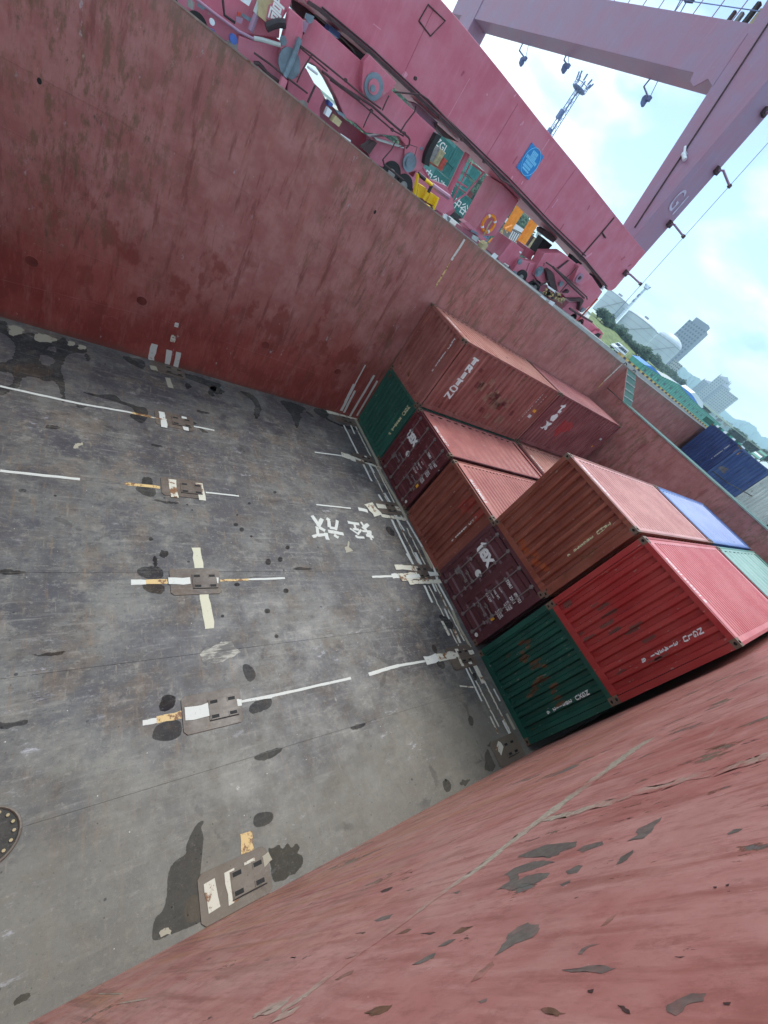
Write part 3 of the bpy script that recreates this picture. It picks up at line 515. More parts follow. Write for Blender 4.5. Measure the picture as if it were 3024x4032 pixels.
wet('puddle', A6((990, 795), (1060, 765), (1190, 728), (1170, 765), (1080, 822), (1010, 820)), M['puddle'], .05, 16, .0008, 'structure', 'long bluish puddle lying on the floor seam')
wet('puddle', A6((990, 1195), (1020, 1160), (1110, 1152), (1127, 1190), (1100, 1232), (1040, 1258), (992, 1252)), M['puddle'], .06, 17, .0008, 'structure', 'oval dark puddle near the wall socket')
wet('puddle', A6((660, 1208), (670, 1225), (645, 1260), (668, 1310), (660, 1400), (650, 1500), (640, 1600), (680, 1690), (705, 1840), (640, 1880), (560, 1915), (440, 1960), (330, 2010), (330, 1930), (350, 1840), (400, 1810), (430, 1700), (430, 1560), (470, 1480), (560, 1430), (545, 1390), (590, 1290), (620, 1235)), M['puddle'], .06, 18, .0008, 'structure', 'large dark pool of bilge water against the near wall')
wet('stain', A6((540, 1760), (570, 1710), (620, 1690), (655, 1760), (655, 1850), (600, 1880), (540, 1875)), M['water2'], .06, 19, .003); wet('scale_patch', A6((375, 1945), (410, 1915), (455, 1930), (450, 1960), (390, 1975)), M['cream'], .1, 20, .003)
wet('stain', A6((1085, 1385), (1115, 1400), (1160, 1360), (1180, 1410), (1215, 1350), (1240, 1400), (1270, 1355), (1300, 1390), (1270, 1430), (1320, 1440), (1310, 1530), (1150, 1625), (1110, 1600), (1100, 1450)), M['stain'], .12, 21)
wet('stain', A7((735, 440), (760, 440), (778, 480), (775, 508), (745, 490)), M['stain'], .05); wet('stain', A7((765, 560), (820, 555), (835, 590), (825, 620), (785, 600)), M['stain'], .06)
wet('puddle', A7((135, 1045), (190, 1020), (265, 1003), (240, 1040), (180, 1062)), M['puddle'], .05, 22, .0008, 'structure', 'bluish sliver of water on the floor seam left of the green container')
wet('stain', A7((1000, 965), (1020, 952), (1040, 980), (1040, 1025), (1018, 1030), (1002, 1000)), M['stain'], .06); wet('stain', A7((790, 215), (850, 240), (895, 290), (890, 330), (840, 310), (800, 260)), M['stain'], .12)
wet('stain', A7((820, 1410), (860, 1420), (885, 1470), (850, 1520), (820, 1480)), M['stain'], .1); wet('stain', A7((935, 1440), (1010, 1410), (1020, 1430), (950, 1465)), M['stain'], .15); wet('stain', A7((1130, 1200), (1150, 1200), (1170, 1260), (1210, 1330), (1130, 1370), (1120, 1290)), M['stain'], .1)
wet('stain', A7((1140, 1160), (1200, 1135), (1280, 1095), (1300, 1115), (1210, 1150), (1145, 1185)), M['stain'], .12); wet('stain', A7((1035, 640), (1060, 645), (1065, 690), (1050, 705), (1033, 670)), M['stain'], .1)
wet('stain', A8((75, 2110), (105, 2040), (180, 2018), (190, 2045), (130, 2085)), M['stain'], .1); wet('puddle', A8((-60, 375), (60, 385), (175, 352), (165, 395), (80, 400), (40, 425), (-60, 400)), M['puddle'], .08, 23, .0008, 'structure', 'bluish puddle at the left edge of the photo')
wet('stain', Z('B5', (985, 665), (1010, 632), (1050, 640), (1100, 690), (1125, 740), (1110, 785), (1060, 765), (1010, 720)), M['stain'], .05); wet('stain', Z('A1', (0, 195), (40, 210), (70, 245), (30, 225)), M['stain'])
wet('stain', Z('A1', (100, 170), (150, 210), (145, 250), (250, 290), (330, 300), (345, 330), (240, 300), (120, 245)), M['stain'], .1)
wet('scale_patch', A4((540, 1020), (560, 1005), (600, 1000), (570, 1040), (545, 1045)), M['cream'], .15)
DD = lambda *p: Z('D', *p)
wet('stain', DD((512, 842), (545, 850), (560, 868), (566, 890), (552, 910), (548, 890), (552, 872), (535, 858)), M['stain'], .12, 31); wet('stain', DD((600, 862), (640, 872), (665, 884), (650, 888), (648, 915), (640, 930), (632, 900), (620, 885)), M['stain'], .14, 32)
wet('stain', DD((672, 880), (700, 886), (712, 892), (705, 905), (690, 900)), M['stain'], .12, 33); wet('stain', DD((425, 812), (450, 822), (480, 830), (470, 842), (448, 838)), M['stain'], .14, 34); wet('stain', DD((455, 830), (470, 838), (462, 860), (448, 850)), M['stain'], .14, 35)
wet('stain', DD((0, 1228), (40, 1234), (62, 1237), (30, 1242), (0, 1241)), M['stain'], .1, 36); wet('stain', DD((60, 1415), (100, 1412), (150, 1404), (120, 1418)), M['stain'], .1, 37)
# ---- bolted manhole cover in the floor
mh = at(Z('A8', (0, 1060)), z=0); mh = Vector((at(Z('A8', (123, 1035)), z=0).x - .30, mh.y, 0))
mb = MB(); ci = lambda r, z, n=28: [(mh.x + r * math.cos(2 * math.pi * k / n), mh.y + r * math.sin(2 * math.pi * k / n), z) for k in range(n)]
mb.tube(ci(.30, .012) + [ci(.30, .012)[0]], .018, 6, 0, False); o = mb.build('manhole_rim', M['pad'], floor)
o = MB().prism(ci(.285, .0008), (0, 0, .008)).build('manhole_cover', M['puddle'], floor)
for k in range(16):
    a = 2 * math.pi * k / 16; c = (mh.x + .245 * math.cos(a), mh.y + .245 * math.sin(a))
    MB().prism([(c[0] + .018 * math.cos(b), c[1] + .018 * math.sin(b), .009) for b in [j * math.pi / 3 for j in range(6)]], (0, 0, .016)).build('bolt', M['tan'], o)

# ---- chipped areas and scrapes on the near wall
M['chip'] = mat_near_wall('bare_primer_chip', lin(98, 95, 88), .62, .76); M['chipdark'] = mat_near_wall('dark_chip', lin(56, 42, 40), .66, .72); M['chiprust'] = mat_near_wall('rust_chip', lin(100, 70, 48), .66, .80)
def scrape_mat():
    s = MT('pale_scrape'); n = s.noise(1, 9, .78, s.mapping((9, 9, 9))); f = s.noise(1, 8, .75, s.mapping((3, 3, 3), (4, 4, 4)))
    c = s.mix(s.ramp(n, .44, .60), lin(174, 104, 96), lin(196, 186, 170)); return s.out(s.mix(s.mul(s.ramp(f, .5, .65), .7), c, lin(150, 118, 88)), .55, n, .004, .4)
M['scr'] = mat_near_wall('pale_scrape', lin(172, 160, 142), .74, .86, 26)
def chip(pts, mat='chip', seed=1, amt=.17):
    q = [(at(p, y=YN).x, at(p, y=YN).z) for p in pts]; q = jag(q, amt * .62, 3, seed); CNT[0] += 1
    return sheet('paint_chip', [(x, YN + .0003 + (CNT[0] % 23) * .00002, z) for x, z in q], (0, 1, 0), M[mat], nw, .00012)
C4 = lambda *p: Z('C4', *p); C5 = lambda *p: Z('C5', *p)
for i, (pts, m) in enumerate([(C4((60, 770), (130, 735), (250, 690), (440, 670), (430, 705), (330, 740), (270, 775), (190, 760)), 'chip'), (C4((0, 890), (60, 840), (180, 795), (240, 810), (120, 850), (60, 880), (70, 910), (0, 990)), 'chip'), (C4((0, 960), (40, 930), (120, 890), (270, 872), (250, 900), (170, 940), (90, 965)), 'chip'),
        (C4((440, 730), (480, 700), (560, 680), (600, 670), (610, 690), (540, 715), (480, 740)), 'chip'), (C4((830, 590), (900, 560), (985, 515), (930, 590), (870, 650), (760, 670), (830, 630)), 'chip'), (C4((690, 820), (720, 770), (800, 725), (760, 790), (715, 812)), 'chip'), (C4((370, 860), (450, 820), (480, 825), (440, 870), (380, 880)), 'chip'), (C4((330, 945), (400, 915), (400, 930), (350, 955)), 'chip'),
        (C4((0, 1260), (60, 1215), (130, 1185), (200, 1200), (190, 1240), (110, 1280), (30, 1290), (0, 1310)), 'chip'), (C4((1250, 85), (1330, 60), (1395, 38), (1380, 60), (1310, 80)), 'chiprust'), (C4((450, 1390), (470, 1355), (530, 1330), (590, 1325), (510, 1350), (475, 1390)), 'chip'), (C4((345, 1490), (450, 1480), (690, 1480), (640, 1500), (590, 1515), (480, 1500)), 'chip'),
        (C4((590, 1215), (640, 1160), (695, 1132), (670, 1170), (620, 1205)), 'chiprust'), (C4((1015, 1715), (1080, 1680), (1180, 1640), (1265, 1640), (1250, 1690), (1140, 1715), (1120, 1750), (1075, 1785), (1020, 1760)), 'chip'), (C4((700, 1715), (740, 1720), (785, 1775), (730, 1750)), 'chipdark'), (C4((210, 1740), (260, 1730), (290, 1760), (370, 1770), (300, 1785), (240, 1770)), 'chiprust'), (C4((510, 1620), (550, 1612), (540, 1640), (512, 1635)), 'chipdark'),
        (C4((1400, 620), (1440, 595), (1500, 590), (1470, 610), (1410, 628)), 'chip'), (C4((1065, 1405), (1130, 1405), (1100, 1415)), 'chipdark'), (C4((1375, 1700), (1425, 1700), (1415, 1718), (1380, 1712)), 'chipdark'), (C4((1310, 960), (1335, 960), (1330, 970), (1312, 968)), 'chipdark'), (C4((1390, 948), (1415, 940), (1410, 955), (1392, 957)), 'chipdark'),
        (C5((1320, 420), (1400, 370), (1500, 360), (1560, 375), (1480, 400), (1400, 425)), 'chip'), (C5((1360, 340), (1420, 300), (1560, 262), (1640, 270), (1520, 310), (1440, 330)), 'chip'), (C5((1440, 235), (1560, 195), (1659, 180), (1659, 230), (1560, 240)), 'chip'), (C5((1310, 780), (1350, 720), (1440, 660), (1560, 630), (1520, 680), (1420, 715), (1350, 760)), 'chip'), (C5((1180, 925), (1220, 870), (1300, 810), (1310, 830), (1240, 900)), 'chiprust'),
        (C5((860, 830), (930, 790), (990, 765), (980, 790), (900, 825)), 'chip'), (C5((1000, 730), (1060, 695), (1100, 690), (1040, 725)), 'chip'), (C5((770, 665), (830, 635), (860, 635), (830, 655)), 'chiprust'), (C5((1080, 660), (1130, 625), (1195, 618), (1130, 655)), 'chiprust'), (C5((650, 590), (700, 565), (760, 550), (740, 575), (680, 590)), 'chip'), (C5((600, 1090), (680, 1055), (755, 1045), (730, 1080), (640, 1110)), 'chiprust'), (C5((440, 910), (490, 880), (545, 855), (530, 880), (460, 912)), 'chiprust'),
        (C5((1220, 1030), (1270, 1010), (1265, 1030), (1235, 1040)), 'chip'), (C5((1560, 1075), (1600, 1060), (1659, 1085), (1659, 1110), (1590, 1095)), 'chiprust'), (C5((680, 430), (715, 415), (755, 405), (735, 425)), 'chipdark'), (C5((550, 660), (610, 650), (590, 662)), 'chipdark'), (C5((900, 660), (990, 652), (960, 665)), 'chipdark'), (C5((840, 330), (865, 320), (860, 330)), 'chipdark'), (C5((195, 790), (230, 785), (220, 797)), 'chipdark'), (C5((1070, 440), (1125, 425), (1110, 440)), 'chip')]):
    chip(pts, m, i)
def scr(pts, w0, w1, seed):
    for i in range(len(pts) - 1):
        f0, f1 = i / (len(pts) - 1), (i + 1) / (len(pts) - 1); P, Q = at(pts[i], y=YN), at(pts[i + 1], y=YN); L = (Q - P).length; d = (Q - P).normalized(); n = Vector((0, 1, 0)); sd_ = n.cross(d); r = random.Random(seed + i); m = max(4, int(L / .03)); A, B = [], []
        for k in range(m + 1):
            f = k / m; c_ = P.lerp(Q, f); w = (w0 + (w1 - w0) * (f0 + (f1 - f0) * f)) / 2; A.append(c_ + sd_ * w * r.uniform(.9, 1.9)); B.append(c_ - sd_ * w * r.uniform(.9, 1.9))
        CNT[0] += 1; sheet('scrape_mark', [p + n * (.0009 + (CNT[0] % 7) * .00005) for p in A + B[::-1]], n, M['scr'], nw, .0002)
scr(C5((150, 1080), (260, 1010), (420, 885), (560, 780), (700, 680)), .03, .02, 1); scr(C5((700, 680), (800, 610), (930, 510), (1080, 400), (1230, 300), (1330, 215), (1440, 130), (1600, 10)), .022, .05, 2)
scr(C5((0, 1110), (60, 1075), (200, 1010)), .03, .03, 9); scr(C4((0, 690), (120, 600), (240, 510), (420, 370), (600, 240), (780, 100), (900, 20)), .05, .09, 3); scr(C4((240, 530), (420, 490), (560, 440), (700, 410), (790, 372)), .05, .06, 4); scr(C4((830, 350), (980, 330), (1130, 270), (1330, 230), (1500, 175), (1659, 125)), .05, .06, 5)

for i, (a, b, w) in enumerate([(C5((40, 1075)), C5((150, 1060)), .035), (C5((120, 1120)), C5((230, 1080)), .03), (Z('A8', (600, 2030)), Z('A8', (740, 2030)), .012), (Z('A8', (720, 2090)), Z('A8', (900, 2060)), .015), (C5((520, 780)), C5((560, 770)), .02)]):
    scr([a, b], w, w, 20 + i)
# ================================================================== CONTAINERS
CW = 2.438
def prof(s, p, f=.36, g=.14):
    u = (s / p) % 1.0
    return 0 if u < f else ((u - f) / g if u < f + g else (1 if u < 2 * f + g else (1 - (u - 2 * f - g) / g)))
def breaks(s0, s1, p, f=.36, g=.14):
    r = []; k = 0
    while k * p < s1 - s0:
        for e in (0, f, f + g, 2 * f + g):
            v = s0 + (k + e) * p
            if s0 < v < s1: r.append(v)
        k += 1
    return [s0] + r + [s1]
CACHE = {}
def cmesh(key, fn):
    if key not in CACHE: CACHE[key] = fn()
    return CACHE[key]
def cpart(name, me, mats, parent, loc=(0, 0, 0)):
    o = bpy.data.objects.new(name, me); COL.objects.link(o); o.parent = parent; o.location = loc
    for i, m in enumerate(mats):
        if len(me.materials) <= i: me.materials.append(m)
        o.material_slots[i].link = 'OBJECT'; o.material_slots[i].material = m
    return o
def m_casting():
    mb = MB(); hx, hy, hz = .089, .081, .059
    for ax in range(3):
        for sg in (-1, 1):
            h = (hx, hy, hz); u, w = [(1, 2), (0, 2), (0, 1)][ax]
            def P(a, b, d):
                p = [0, 0, 0]; p[ax] = sg * (h[ax] - d); p[u] = a; p[w] = b; return tuple(p)
            ru, rw = (.034, .026) if ax != 2 else (.055, .032)
            C = [P(a * h[u], b * h[w], 0) for a, b in ((1, 1), (-1, 1), (-1, -1), (1, -1))]
            O = [P(ru * math.cos(R(22.5 + 45 * k)), rw * math.sin(R(22.5 + 45 * k)), 0) for k in range(8)]
            I = [P(ru * math.cos(R(22.5 + 45 * k)), rw * math.sin(R(22.5 + 45 * k)), .03) for k in range(8)]
            F = []
            for i in range(4):
                F.append((i, 4 + 2 * i, 4 + 2 * i + 1)); F.append((i, 4 + 2 * i + 1, 4 + (2 * i + 2) % 8, (i + 1) % 4))
            mb.add(C + O, F); mb.add(O + I, [(k, (k + 1) % 8, 8 + (k + 1) % 8, 8 + k) for k in range(8)], 1); mb.add(I, [tuple(range(8))], 1)
    return mb.mesh('corner_casting')
def m_end(H, p):
    mb = MB(); B = breaks(.14, CW - .14, p); z0, z1 = .15, H - .11
    v = [(.014 + .064 * prof(y - .14 + 1e-6, p), y, z) for z in (z0, z1) for y in B]; n = len(B)
    mb.add(v, [(i, i + 1, n + i + 1, n + i) for i in range(n - 1)])
    mb.box((.084, .14, z0), (.088, CW - .14, z1)); return mb.mesh('end_wall')
def m_side(L, H, p):
    mb = MB(); B = breaks(.15, L - .15, p); z0, z1 = .15, H - .07
    v = [(x, .012 + .056 * prof(x - .15 + 1e-6, p), z) for z in (z0, z1) for x in B]; n = len(B)
    mb.add(v, [(i, i + 1, n + i + 1, n + i) for i in range(n - 1)]); return mb.mesh('side_wall')
def m_roof(L, H, p):
    mb = MB(); B = breaks(.36, L - .36, p, .3, .2); y0, y1 = .055, CW - .055; d = .036
    v = [(x, y, H - .018 - d * prof(x - .36 + 1e-6, p, .3, .2)) for y in (y0 + .1, y1 - .1) for x in B]; n = len(B)
    mb.add(v, [(i, i + 1, n + i + 1, n + i) for i in range(n - 1)])
    for ya, yb in ((y0, y0 + .1), (y1 - .1, y1)): mb.add([(.36, ya, H - .018), (L - .36, ya, H - .018), (L - .36, yb, H - .018), (.36, yb, H - .018)], [(0, 1, 2, 3)])
    mb.box((.17, y0, H - .022), (.36, y1, H - .016)); mb.box((L - .36, y0, H - .022), (L - .17, y1, H - .016)); return mb.mesh('roof')
def m_box(n, a, b): mb = MB(); mb.box(a, b); return mb.mesh(n)
def m_door(H, w):
    mb = MB(); z0, z1 = .20, H - .16; p = (z1 - z0 - .16) / 5
    zb = [z0] + [z0 + .08 + p * (k + e) for k in range(5) for e in (.22, .34, .78, .90)] + [z1]
    yb = [0, .10, .14, w - .14, w - .10, w]; V = []
    for j, z in enumerate(zb):
        for i, y in enumerate(yb):
            inz = j not in (0, len(zb) - 1) and ((j - 1) % 4 in (1, 2)); V.append((.02 + (.034 if inz and 2 <= i <= 3 else 0), y, z))
    n = len(yb); mb.add(V, [(j * n + i, j * n + i + 1, (j + 1) * n + i + 1, (j + 1) * n + i) for j in range(len(zb) - 1) for i in range(n - 1)])
    mb.box((.056, 0, z0), (.07, w, z1)); return mb.mesh('door_panel')
def m_rod(H):
    mb = MB(); mb.tube([(0, 0, .13), (0, 0, H - .10)], .017, 8)
    for z in (.10, H - .20): mb.box((-.03, -.035, z), (.03, .035, z + .11)); mb.box((-.022, -.06, z + .03), (.022, .06, z + .06))
    for z in (.62, H * .5, H - .7): mb.box((-.024, -.05, z), (.018, .05, z + .05))
    return mb.mesh('lock_rod')
def m_handle():
    mb = MB(); mb.box((-.035, 0, 0), (-.02, .40, .03)); mb.box((-.04, -.03, -.03), (-.01, .05, .06)); mb.box((-.035, .28, -.05), (-.015, .34, .05)); return mb.mesh('door_handle')
def stack_text(chars, p, q, w=1.0, size=None, bold=.004):
    """letters standing one above another from (a,b) to (a,b)"""
    V, F = [], []; n = len(chars); sp = math.hypot(q[0] - p[0], q[1] - p[1]) / (n - 1)
    for i, ch in enumerate(chars):
        if ch == ' ': continue
        f = i / (n - 1); v, fs = text2d(ch, size or sp * 1.15, bold, wide=w); o = len(V)
        V += [(a + p[0] + (q[0] - p[0]) * f, b + p[1] + (q[1] - p[1]) * f) for a, b in v]; F += [tuple(k + o for k in g) for g in fs]
    return V, F
ENDP, SIDEP = .236, .272
def container(loc, label, mat, H=2.591, L=6.058, group=None, front='panel', frame=None, rp=.24, ep=ENDP, sp=SIDEP, rear='panel'):
    t = thing('shipping_container', label, 'shipping container', loc, group); fr = frame or mat
    t['_H'] = H
    for nm, a, b, P in (('corner_post', (.0, 0, .118), (.10, .13, H - .118), [(0, 0, 0), (0, CW - .13, 0), (L - .10, 0, 0), (L - .10, CW - .13, 0)]),
                        ('end_rail', (0, .162, 0), (.07, CW - .162, .15), [(0.004, 0, .0), (L - .074, 0, 0)]), ('end_rail', (0, .162, 0), (.07, CW - .162, .11), [(0.004, 0, H - .114), (L - .074, 0, H - .114)]),
                        ('side_rail', (.178, 0, 0), (L - .178, .05, .15), [(0, .004, 0.03), (0, CW - .054, .03)]), ('side_rail', (.178, 0, 0), (L - .178, .055, .06), [(0, .006, H - .066), (0, CW - .061, H - .066)])):
        me = cmesh((nm, a, b), lambda: m_box(nm, a, b))
        for p in P: cpart(nm, me, [fr], t, p)
    cm = cmesh('cast', m_casting)
    for x in (.089, L - .089):
        for y in (.081, CW - .081):
            for z in (.059, H - .059): cpart('corner_casting', cm, [M['cast'], M['dark']], t, (x, y, z))
    em = cmesh(('end', H, ep), lambda: m_end(H, ep)); sm = cmesh(('side', L, H, sp), lambda: m_side(L, H, sp)); rm = cmesh(('roof', L, H, rp), lambda: m_roof(L, H, rp))
    if front == 'panel': cpart('end_wall', em, [mat], t)
    else:
        w = 1.085; dm = cmesh(('door', H), lambda: m_door(H, w)); hm = cmesh(('rod', H), lambda: m_rod(H)); hd = cmesh('handle', m_handle)
        for k, y0 in enumerate((.128, 1.225)):
            d = cpart('door', dm, [mat], t, (0, y0, 0))
            for j, yy in enumerate((.24, .80)): cpart('lock_rod', hm, [M['lock']], d, (.008, yy, 0))
            for j, zz in enumerate((.98, .80)): cpart('door_handle', hd, [M['lock']], d, (.008, .24 + .14 * j, zz))
            hb = cmesh('hinge', lambda: m_box('hinge', (-.0, -.03, -.05), (.03, .05, .05)))
            for zz in (.35, .95, 1.6, 2.25): cpart('hinge', hb, [fr], d, (-.005, (-.02 if k == 0 else w - .01), zz))
    e2 = cpart('end_wall', em, [mat], t, (L, CW, 0)); e2.rotation_euler.z = math.pi
    cpart('side_wall', sm, [mat], t); s2 = cpart('side_wall', sm, [mat], t, (L, CW, 0)); s2.rotation_euler.z = math.pi
    cpart('roof', rm, [M[mat.name + '_skylit_top']] if (mat.name + '_skylit_top') in M else [mat], t)
    fl_ = cpart('underframe', cmesh(('under', L), lambda: m_box('underframe', (.1, .06, .10), (L - .1, CW - .06, .14))), [M['craned']], t)
    t['_e'] = ep; t['_s'] = sp; t['_r'] = rp; t['_f'] = front
    return t
def end_fn(t, yc, zc):
    o = t.location; H = t['_H']
    if t['_f'] == 'panel':
        cuts = [yc - b for b in breaks(.14, CW - .14, t['_e'])]
        return cuts, lambda a, b: (.0105 + .064 * prof(min(max(yc - a - .14, 0), 2.1) + 1e-6, t['_e']), yc - a, zc + b)
    return [], lambda a, b: (.0165, yc - a, zc + b)
def end_text(t, q, txt, size, mat='letter', bold=.004, wide=1.0, vs=None, name='lettering', shear=0, spacing=1, line=1):
    p = at(q, x=t.location.x) - t.location
    if vs is None: vs = text2d(txt, size, bold, shear=shear, wide=wide, spacing=spacing, line=line)
    cuts, fn = end_fn(t, p.y, p.z); return decal(name, vs[0], vs[1], cuts, fn, M[mat], t)
def end_stack(t, q0, q1, txt, mat='letter', w=1.0, size=None):
    a, b = at(q0, x=t.location.x) - t.location, at(q1, x=t.location.x) - t.location
    yc = (a.y + b.y) / 2; vs = stack_text(txt, (0, a.z), (0, b.z), w, size)
    cuts, fn = end_fn(t, yc, 0); return decal('lettering', vs[0], vs[1], cuts, fn, M[mat], t)
def side_fn(t, xc, zc):
    p = t['_s']
    return [b - xc for b in breaks(.15, 6.058 - .15, p)], lambda a, b: (xc + a, .0085 + .056 * prof(min(max(xc + a - .15, 0), 5.75) + 1e-6, p), zc + b)
def side_put(t, q, vs, mat='letter', name='lettering'):
    p = at(q, y=t.location.y) - t.location; cuts, fn = side_fn(t, p.x, p.z); return decal(name, vs[0], vs[1], cuts, fn, M[mat], t)
def side_stack(t, q0, q1, txt, w=1.0, size=None, mat='letter', bold=.004):
    a, b = at(q0, y=t.location.y) - t.location, at(q1, y=t.location.y) - t.location
    vs = stack_text(txt, (0, a.z), (0, b.z), w, size, bold); cuts, fn = side_fn(t, (a.x + b.x) / 2, 0); return decal('lettering', vs[0], vs[1], cuts, fn, M[mat], t)
def roof_text(t, q, txt, size, mat='letter', wide=1.0):
    H = t['_H']; p = at(q, z=t.location.z + H) - t.location; vs = text2d(txt, size, .003, wide=wide); x = min(max(p.x, .26), .28)
    return decal('lettering', vs[0], vs[1], [], lambda a, b: (x + b, p.y - a, H - .0145), M[mat], t)
M['cast'] = paint('casting_steel', lin(92, 72, 60), lin(118, 96, 80), .5, .55, 11, .3)
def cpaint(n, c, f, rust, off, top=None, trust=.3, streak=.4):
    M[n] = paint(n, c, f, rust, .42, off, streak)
    if top: M[n + '_skylit_top'] = paint(n + '_skylit_top', top[0], top[1], trust, .40, off + 20, .15, lin(120, 90, 80))  # paler roof copy of the panel paint, sky light put into its colour
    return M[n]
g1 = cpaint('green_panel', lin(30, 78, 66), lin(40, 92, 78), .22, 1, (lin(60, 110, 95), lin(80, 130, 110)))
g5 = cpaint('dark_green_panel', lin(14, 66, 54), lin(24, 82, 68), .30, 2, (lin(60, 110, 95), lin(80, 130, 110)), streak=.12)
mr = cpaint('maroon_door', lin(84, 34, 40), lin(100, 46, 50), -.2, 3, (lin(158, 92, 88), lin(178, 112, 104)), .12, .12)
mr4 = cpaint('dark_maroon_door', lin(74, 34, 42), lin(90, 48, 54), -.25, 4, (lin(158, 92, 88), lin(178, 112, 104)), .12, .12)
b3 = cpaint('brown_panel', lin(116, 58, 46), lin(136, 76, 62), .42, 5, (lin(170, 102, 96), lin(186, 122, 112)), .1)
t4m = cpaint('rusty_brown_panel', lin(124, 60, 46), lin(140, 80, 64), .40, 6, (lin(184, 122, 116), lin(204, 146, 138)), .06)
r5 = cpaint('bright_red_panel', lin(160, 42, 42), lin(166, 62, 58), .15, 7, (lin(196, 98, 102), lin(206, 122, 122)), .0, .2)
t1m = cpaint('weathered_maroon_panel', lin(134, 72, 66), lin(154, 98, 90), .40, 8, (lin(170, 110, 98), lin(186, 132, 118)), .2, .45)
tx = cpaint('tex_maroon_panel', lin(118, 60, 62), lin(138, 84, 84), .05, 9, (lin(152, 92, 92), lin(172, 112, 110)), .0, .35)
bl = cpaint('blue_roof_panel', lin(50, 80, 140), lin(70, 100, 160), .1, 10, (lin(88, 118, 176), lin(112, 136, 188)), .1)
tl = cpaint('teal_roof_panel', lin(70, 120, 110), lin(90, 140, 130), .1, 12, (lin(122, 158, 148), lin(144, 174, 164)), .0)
HC = 2.591; Z2_ = HC + .004; X2_ = 6.058 + .10
C1 = container((0, 10.155, .002), 'dark green container on the floor in the corner by the far wall', g1)
C2 = container((0, 7.634, .002), 'maroon container with white lettering on its doors, second from the far wall', mr, front='door', rp=.42)
C3 = container((0, 5.036, .002), 'plain brown ribbed container on the floor between the two door-end containers', b3, rp=.19)
C4 = container((0, 2.600, .002), 'dark maroon container with white-lettered doors directly under the rusty brown one', mr4, front='door')
C5 = container((0, 0.0, .002), 'dark green rust-scratched container on the floor against the near wall', g5)
T5 = container((.0, .0, Z2_), 'bright red container stacked on the dark green one by the near wall', r5, rp=.165)
T4 = container((0.0, 2.55, Z2_), 'rusty brown container with yellowish number, stacked beside the bright red one', t4m, rp=.19)
T1 = container((0, 10.144, Z2_), 'weathered maroon container with large vertical white letters, upper tier by the far wall', t1m, rp=.25)
T1b = container((X2_, 10.144, Z2_), 'maroon container with a bright red patch on its side, behind the one with large letters', tx, rp=.2)
T4b = container((X2_, 2.55, Z2_), 'container with a blue roof behind the rusty brown one on the upper tier', bl, rp=.3)
T5b = container((X2_, 0.0, Z2_), 'container with a pale teal roof behind the bright red one on the upper tier', tl, rp=.6)
C2b = container((X2_, 7.634, .002), 'maroon-roofed container behind the second floor container, beside the big-lettered stack', t1m, rp=.3)
C3b = container((X2_, 5.036, .002), 'brown-roofed container mostly hidden behind the rusty brown stack', b3, rp=.19)
for y, m, nm in ((10.155, t1m, 'under the container with the bright red patch'), (2.6, b3, 'under the blue-roofed container'), (0.0, g5, 'under the teal-roofed container')):
    container((X2_, y, .002), 'lower rear container hidden ' + nm, m)

k8 = lambda *p: [(2500 + x * .18083, 2250 + y * .18083) for x, y in p]
a, b = k8((1405, 1305), (165, 1945)); end_stack(T5, a, b, 'NGLU 314371 8', w=1.35)
a, b = Z('A3', (605, 780), (380, 893)); end_stack(C5, a, b, 'NGXU 283112 6', w=1.35)
a, b = Z('Z8', (2, 0), (1, 1)); a, b = Z('D', (1312, 1132), (1226, 1200)); end_stack(T4, a, b, 'TRHU 380598 6', 'letteryel', 1.35)
a, b = Z('A1', (1112, 890), (962, 1040)); end_stack(C3, a, b, 'ELLU 294656 5', w=1.35)
a, b = Z('A1', (672, 172), (548, 340)); end_stack(C1, a, b, 'NGXU 245816 9', 'letteryel', 1.3)
a, b = Z('C7', (180, 495), (2, 738)); end_stack(T1, a, b, 'TRHU 269613 0', w=1.3)
# doors
for c, z_, tex, num, rest in ((C4, 'A2', (648, 580), [('TEMU', (835, 830)), ('098021', (905, 945)), ('4', (955, 1025)), ('22G1', (862, 960))], None), (C2, 'B4', (828, 262), [('TEMU', (1062, 530)), ('141627', (1135, 655)), ('7', (1190, 750)), ('22G1', (1085, 690))], None)):
    end_text(c, Z(z_, tex), 'tex', .62, bold=.022, spacing=.92, wide=.85)
    for tt, q in num: end_text(c, Z(z_, q), tt, .135, bold=.003, wide=.72 if tt != '4' and tt != '7' else .9)
for c, z_, L_ in ((C4, 'A2', [('TARE WT.', (730, 910), .09), ('CU. CAP', (668, 940), .09), ('MAX. WT.', (765, 880), .045), ('67,200 LBS\n2,180 KGS\n4,810 LBS', (825, 1010), .065), ('62,390 LBS\n33.2 CU.M\n1,170 CU.FT', (755, 1075), .06), ('PAYLOAD', (700, 925), .045)]),
                  (C2, 'B4', [('TARE WT.', (925, 680), .09), ('CU. CAP', (855, 745), .09), ('MAX. WT.', (965, 640), .045), ('67,200 LBS\n2,180 KGS\n4,810 LBS', (1035, 790), .065), ('62,390 LBS\n33.2 CU.M\n1,170 CU.FT', (955, 880), .06), ('PAYLOAD', (890, 710), .045)])):
    for tt, q, s_ in L_: end_text(c, Z(z_, q), tt, s_, bold=.002, wide=.8)
def sticker(c, q, w, h, mat, n='sticker', pts=None):
    v = pts or rect2d(w, h); return end_text(c, q, '', 0, mat, vs=v, name=n)
ring = lambda r, n=14: ([(r * math.cos(2 * math.pi * k / n), r * math.sin(2 * math.pi * k / n)) for k in range(n)], [tuple(range(n))])
M['stick'] = plain('orange_yellow_sticker', lin(232, 172, 60), .4, 0, .05); M['plate'] = plain('grey_data_plate', lin(118, 112, 112), .4); M['logo'] = plain('pale_logo_disc', lin(212, 214, 210), .4, 0, .05)
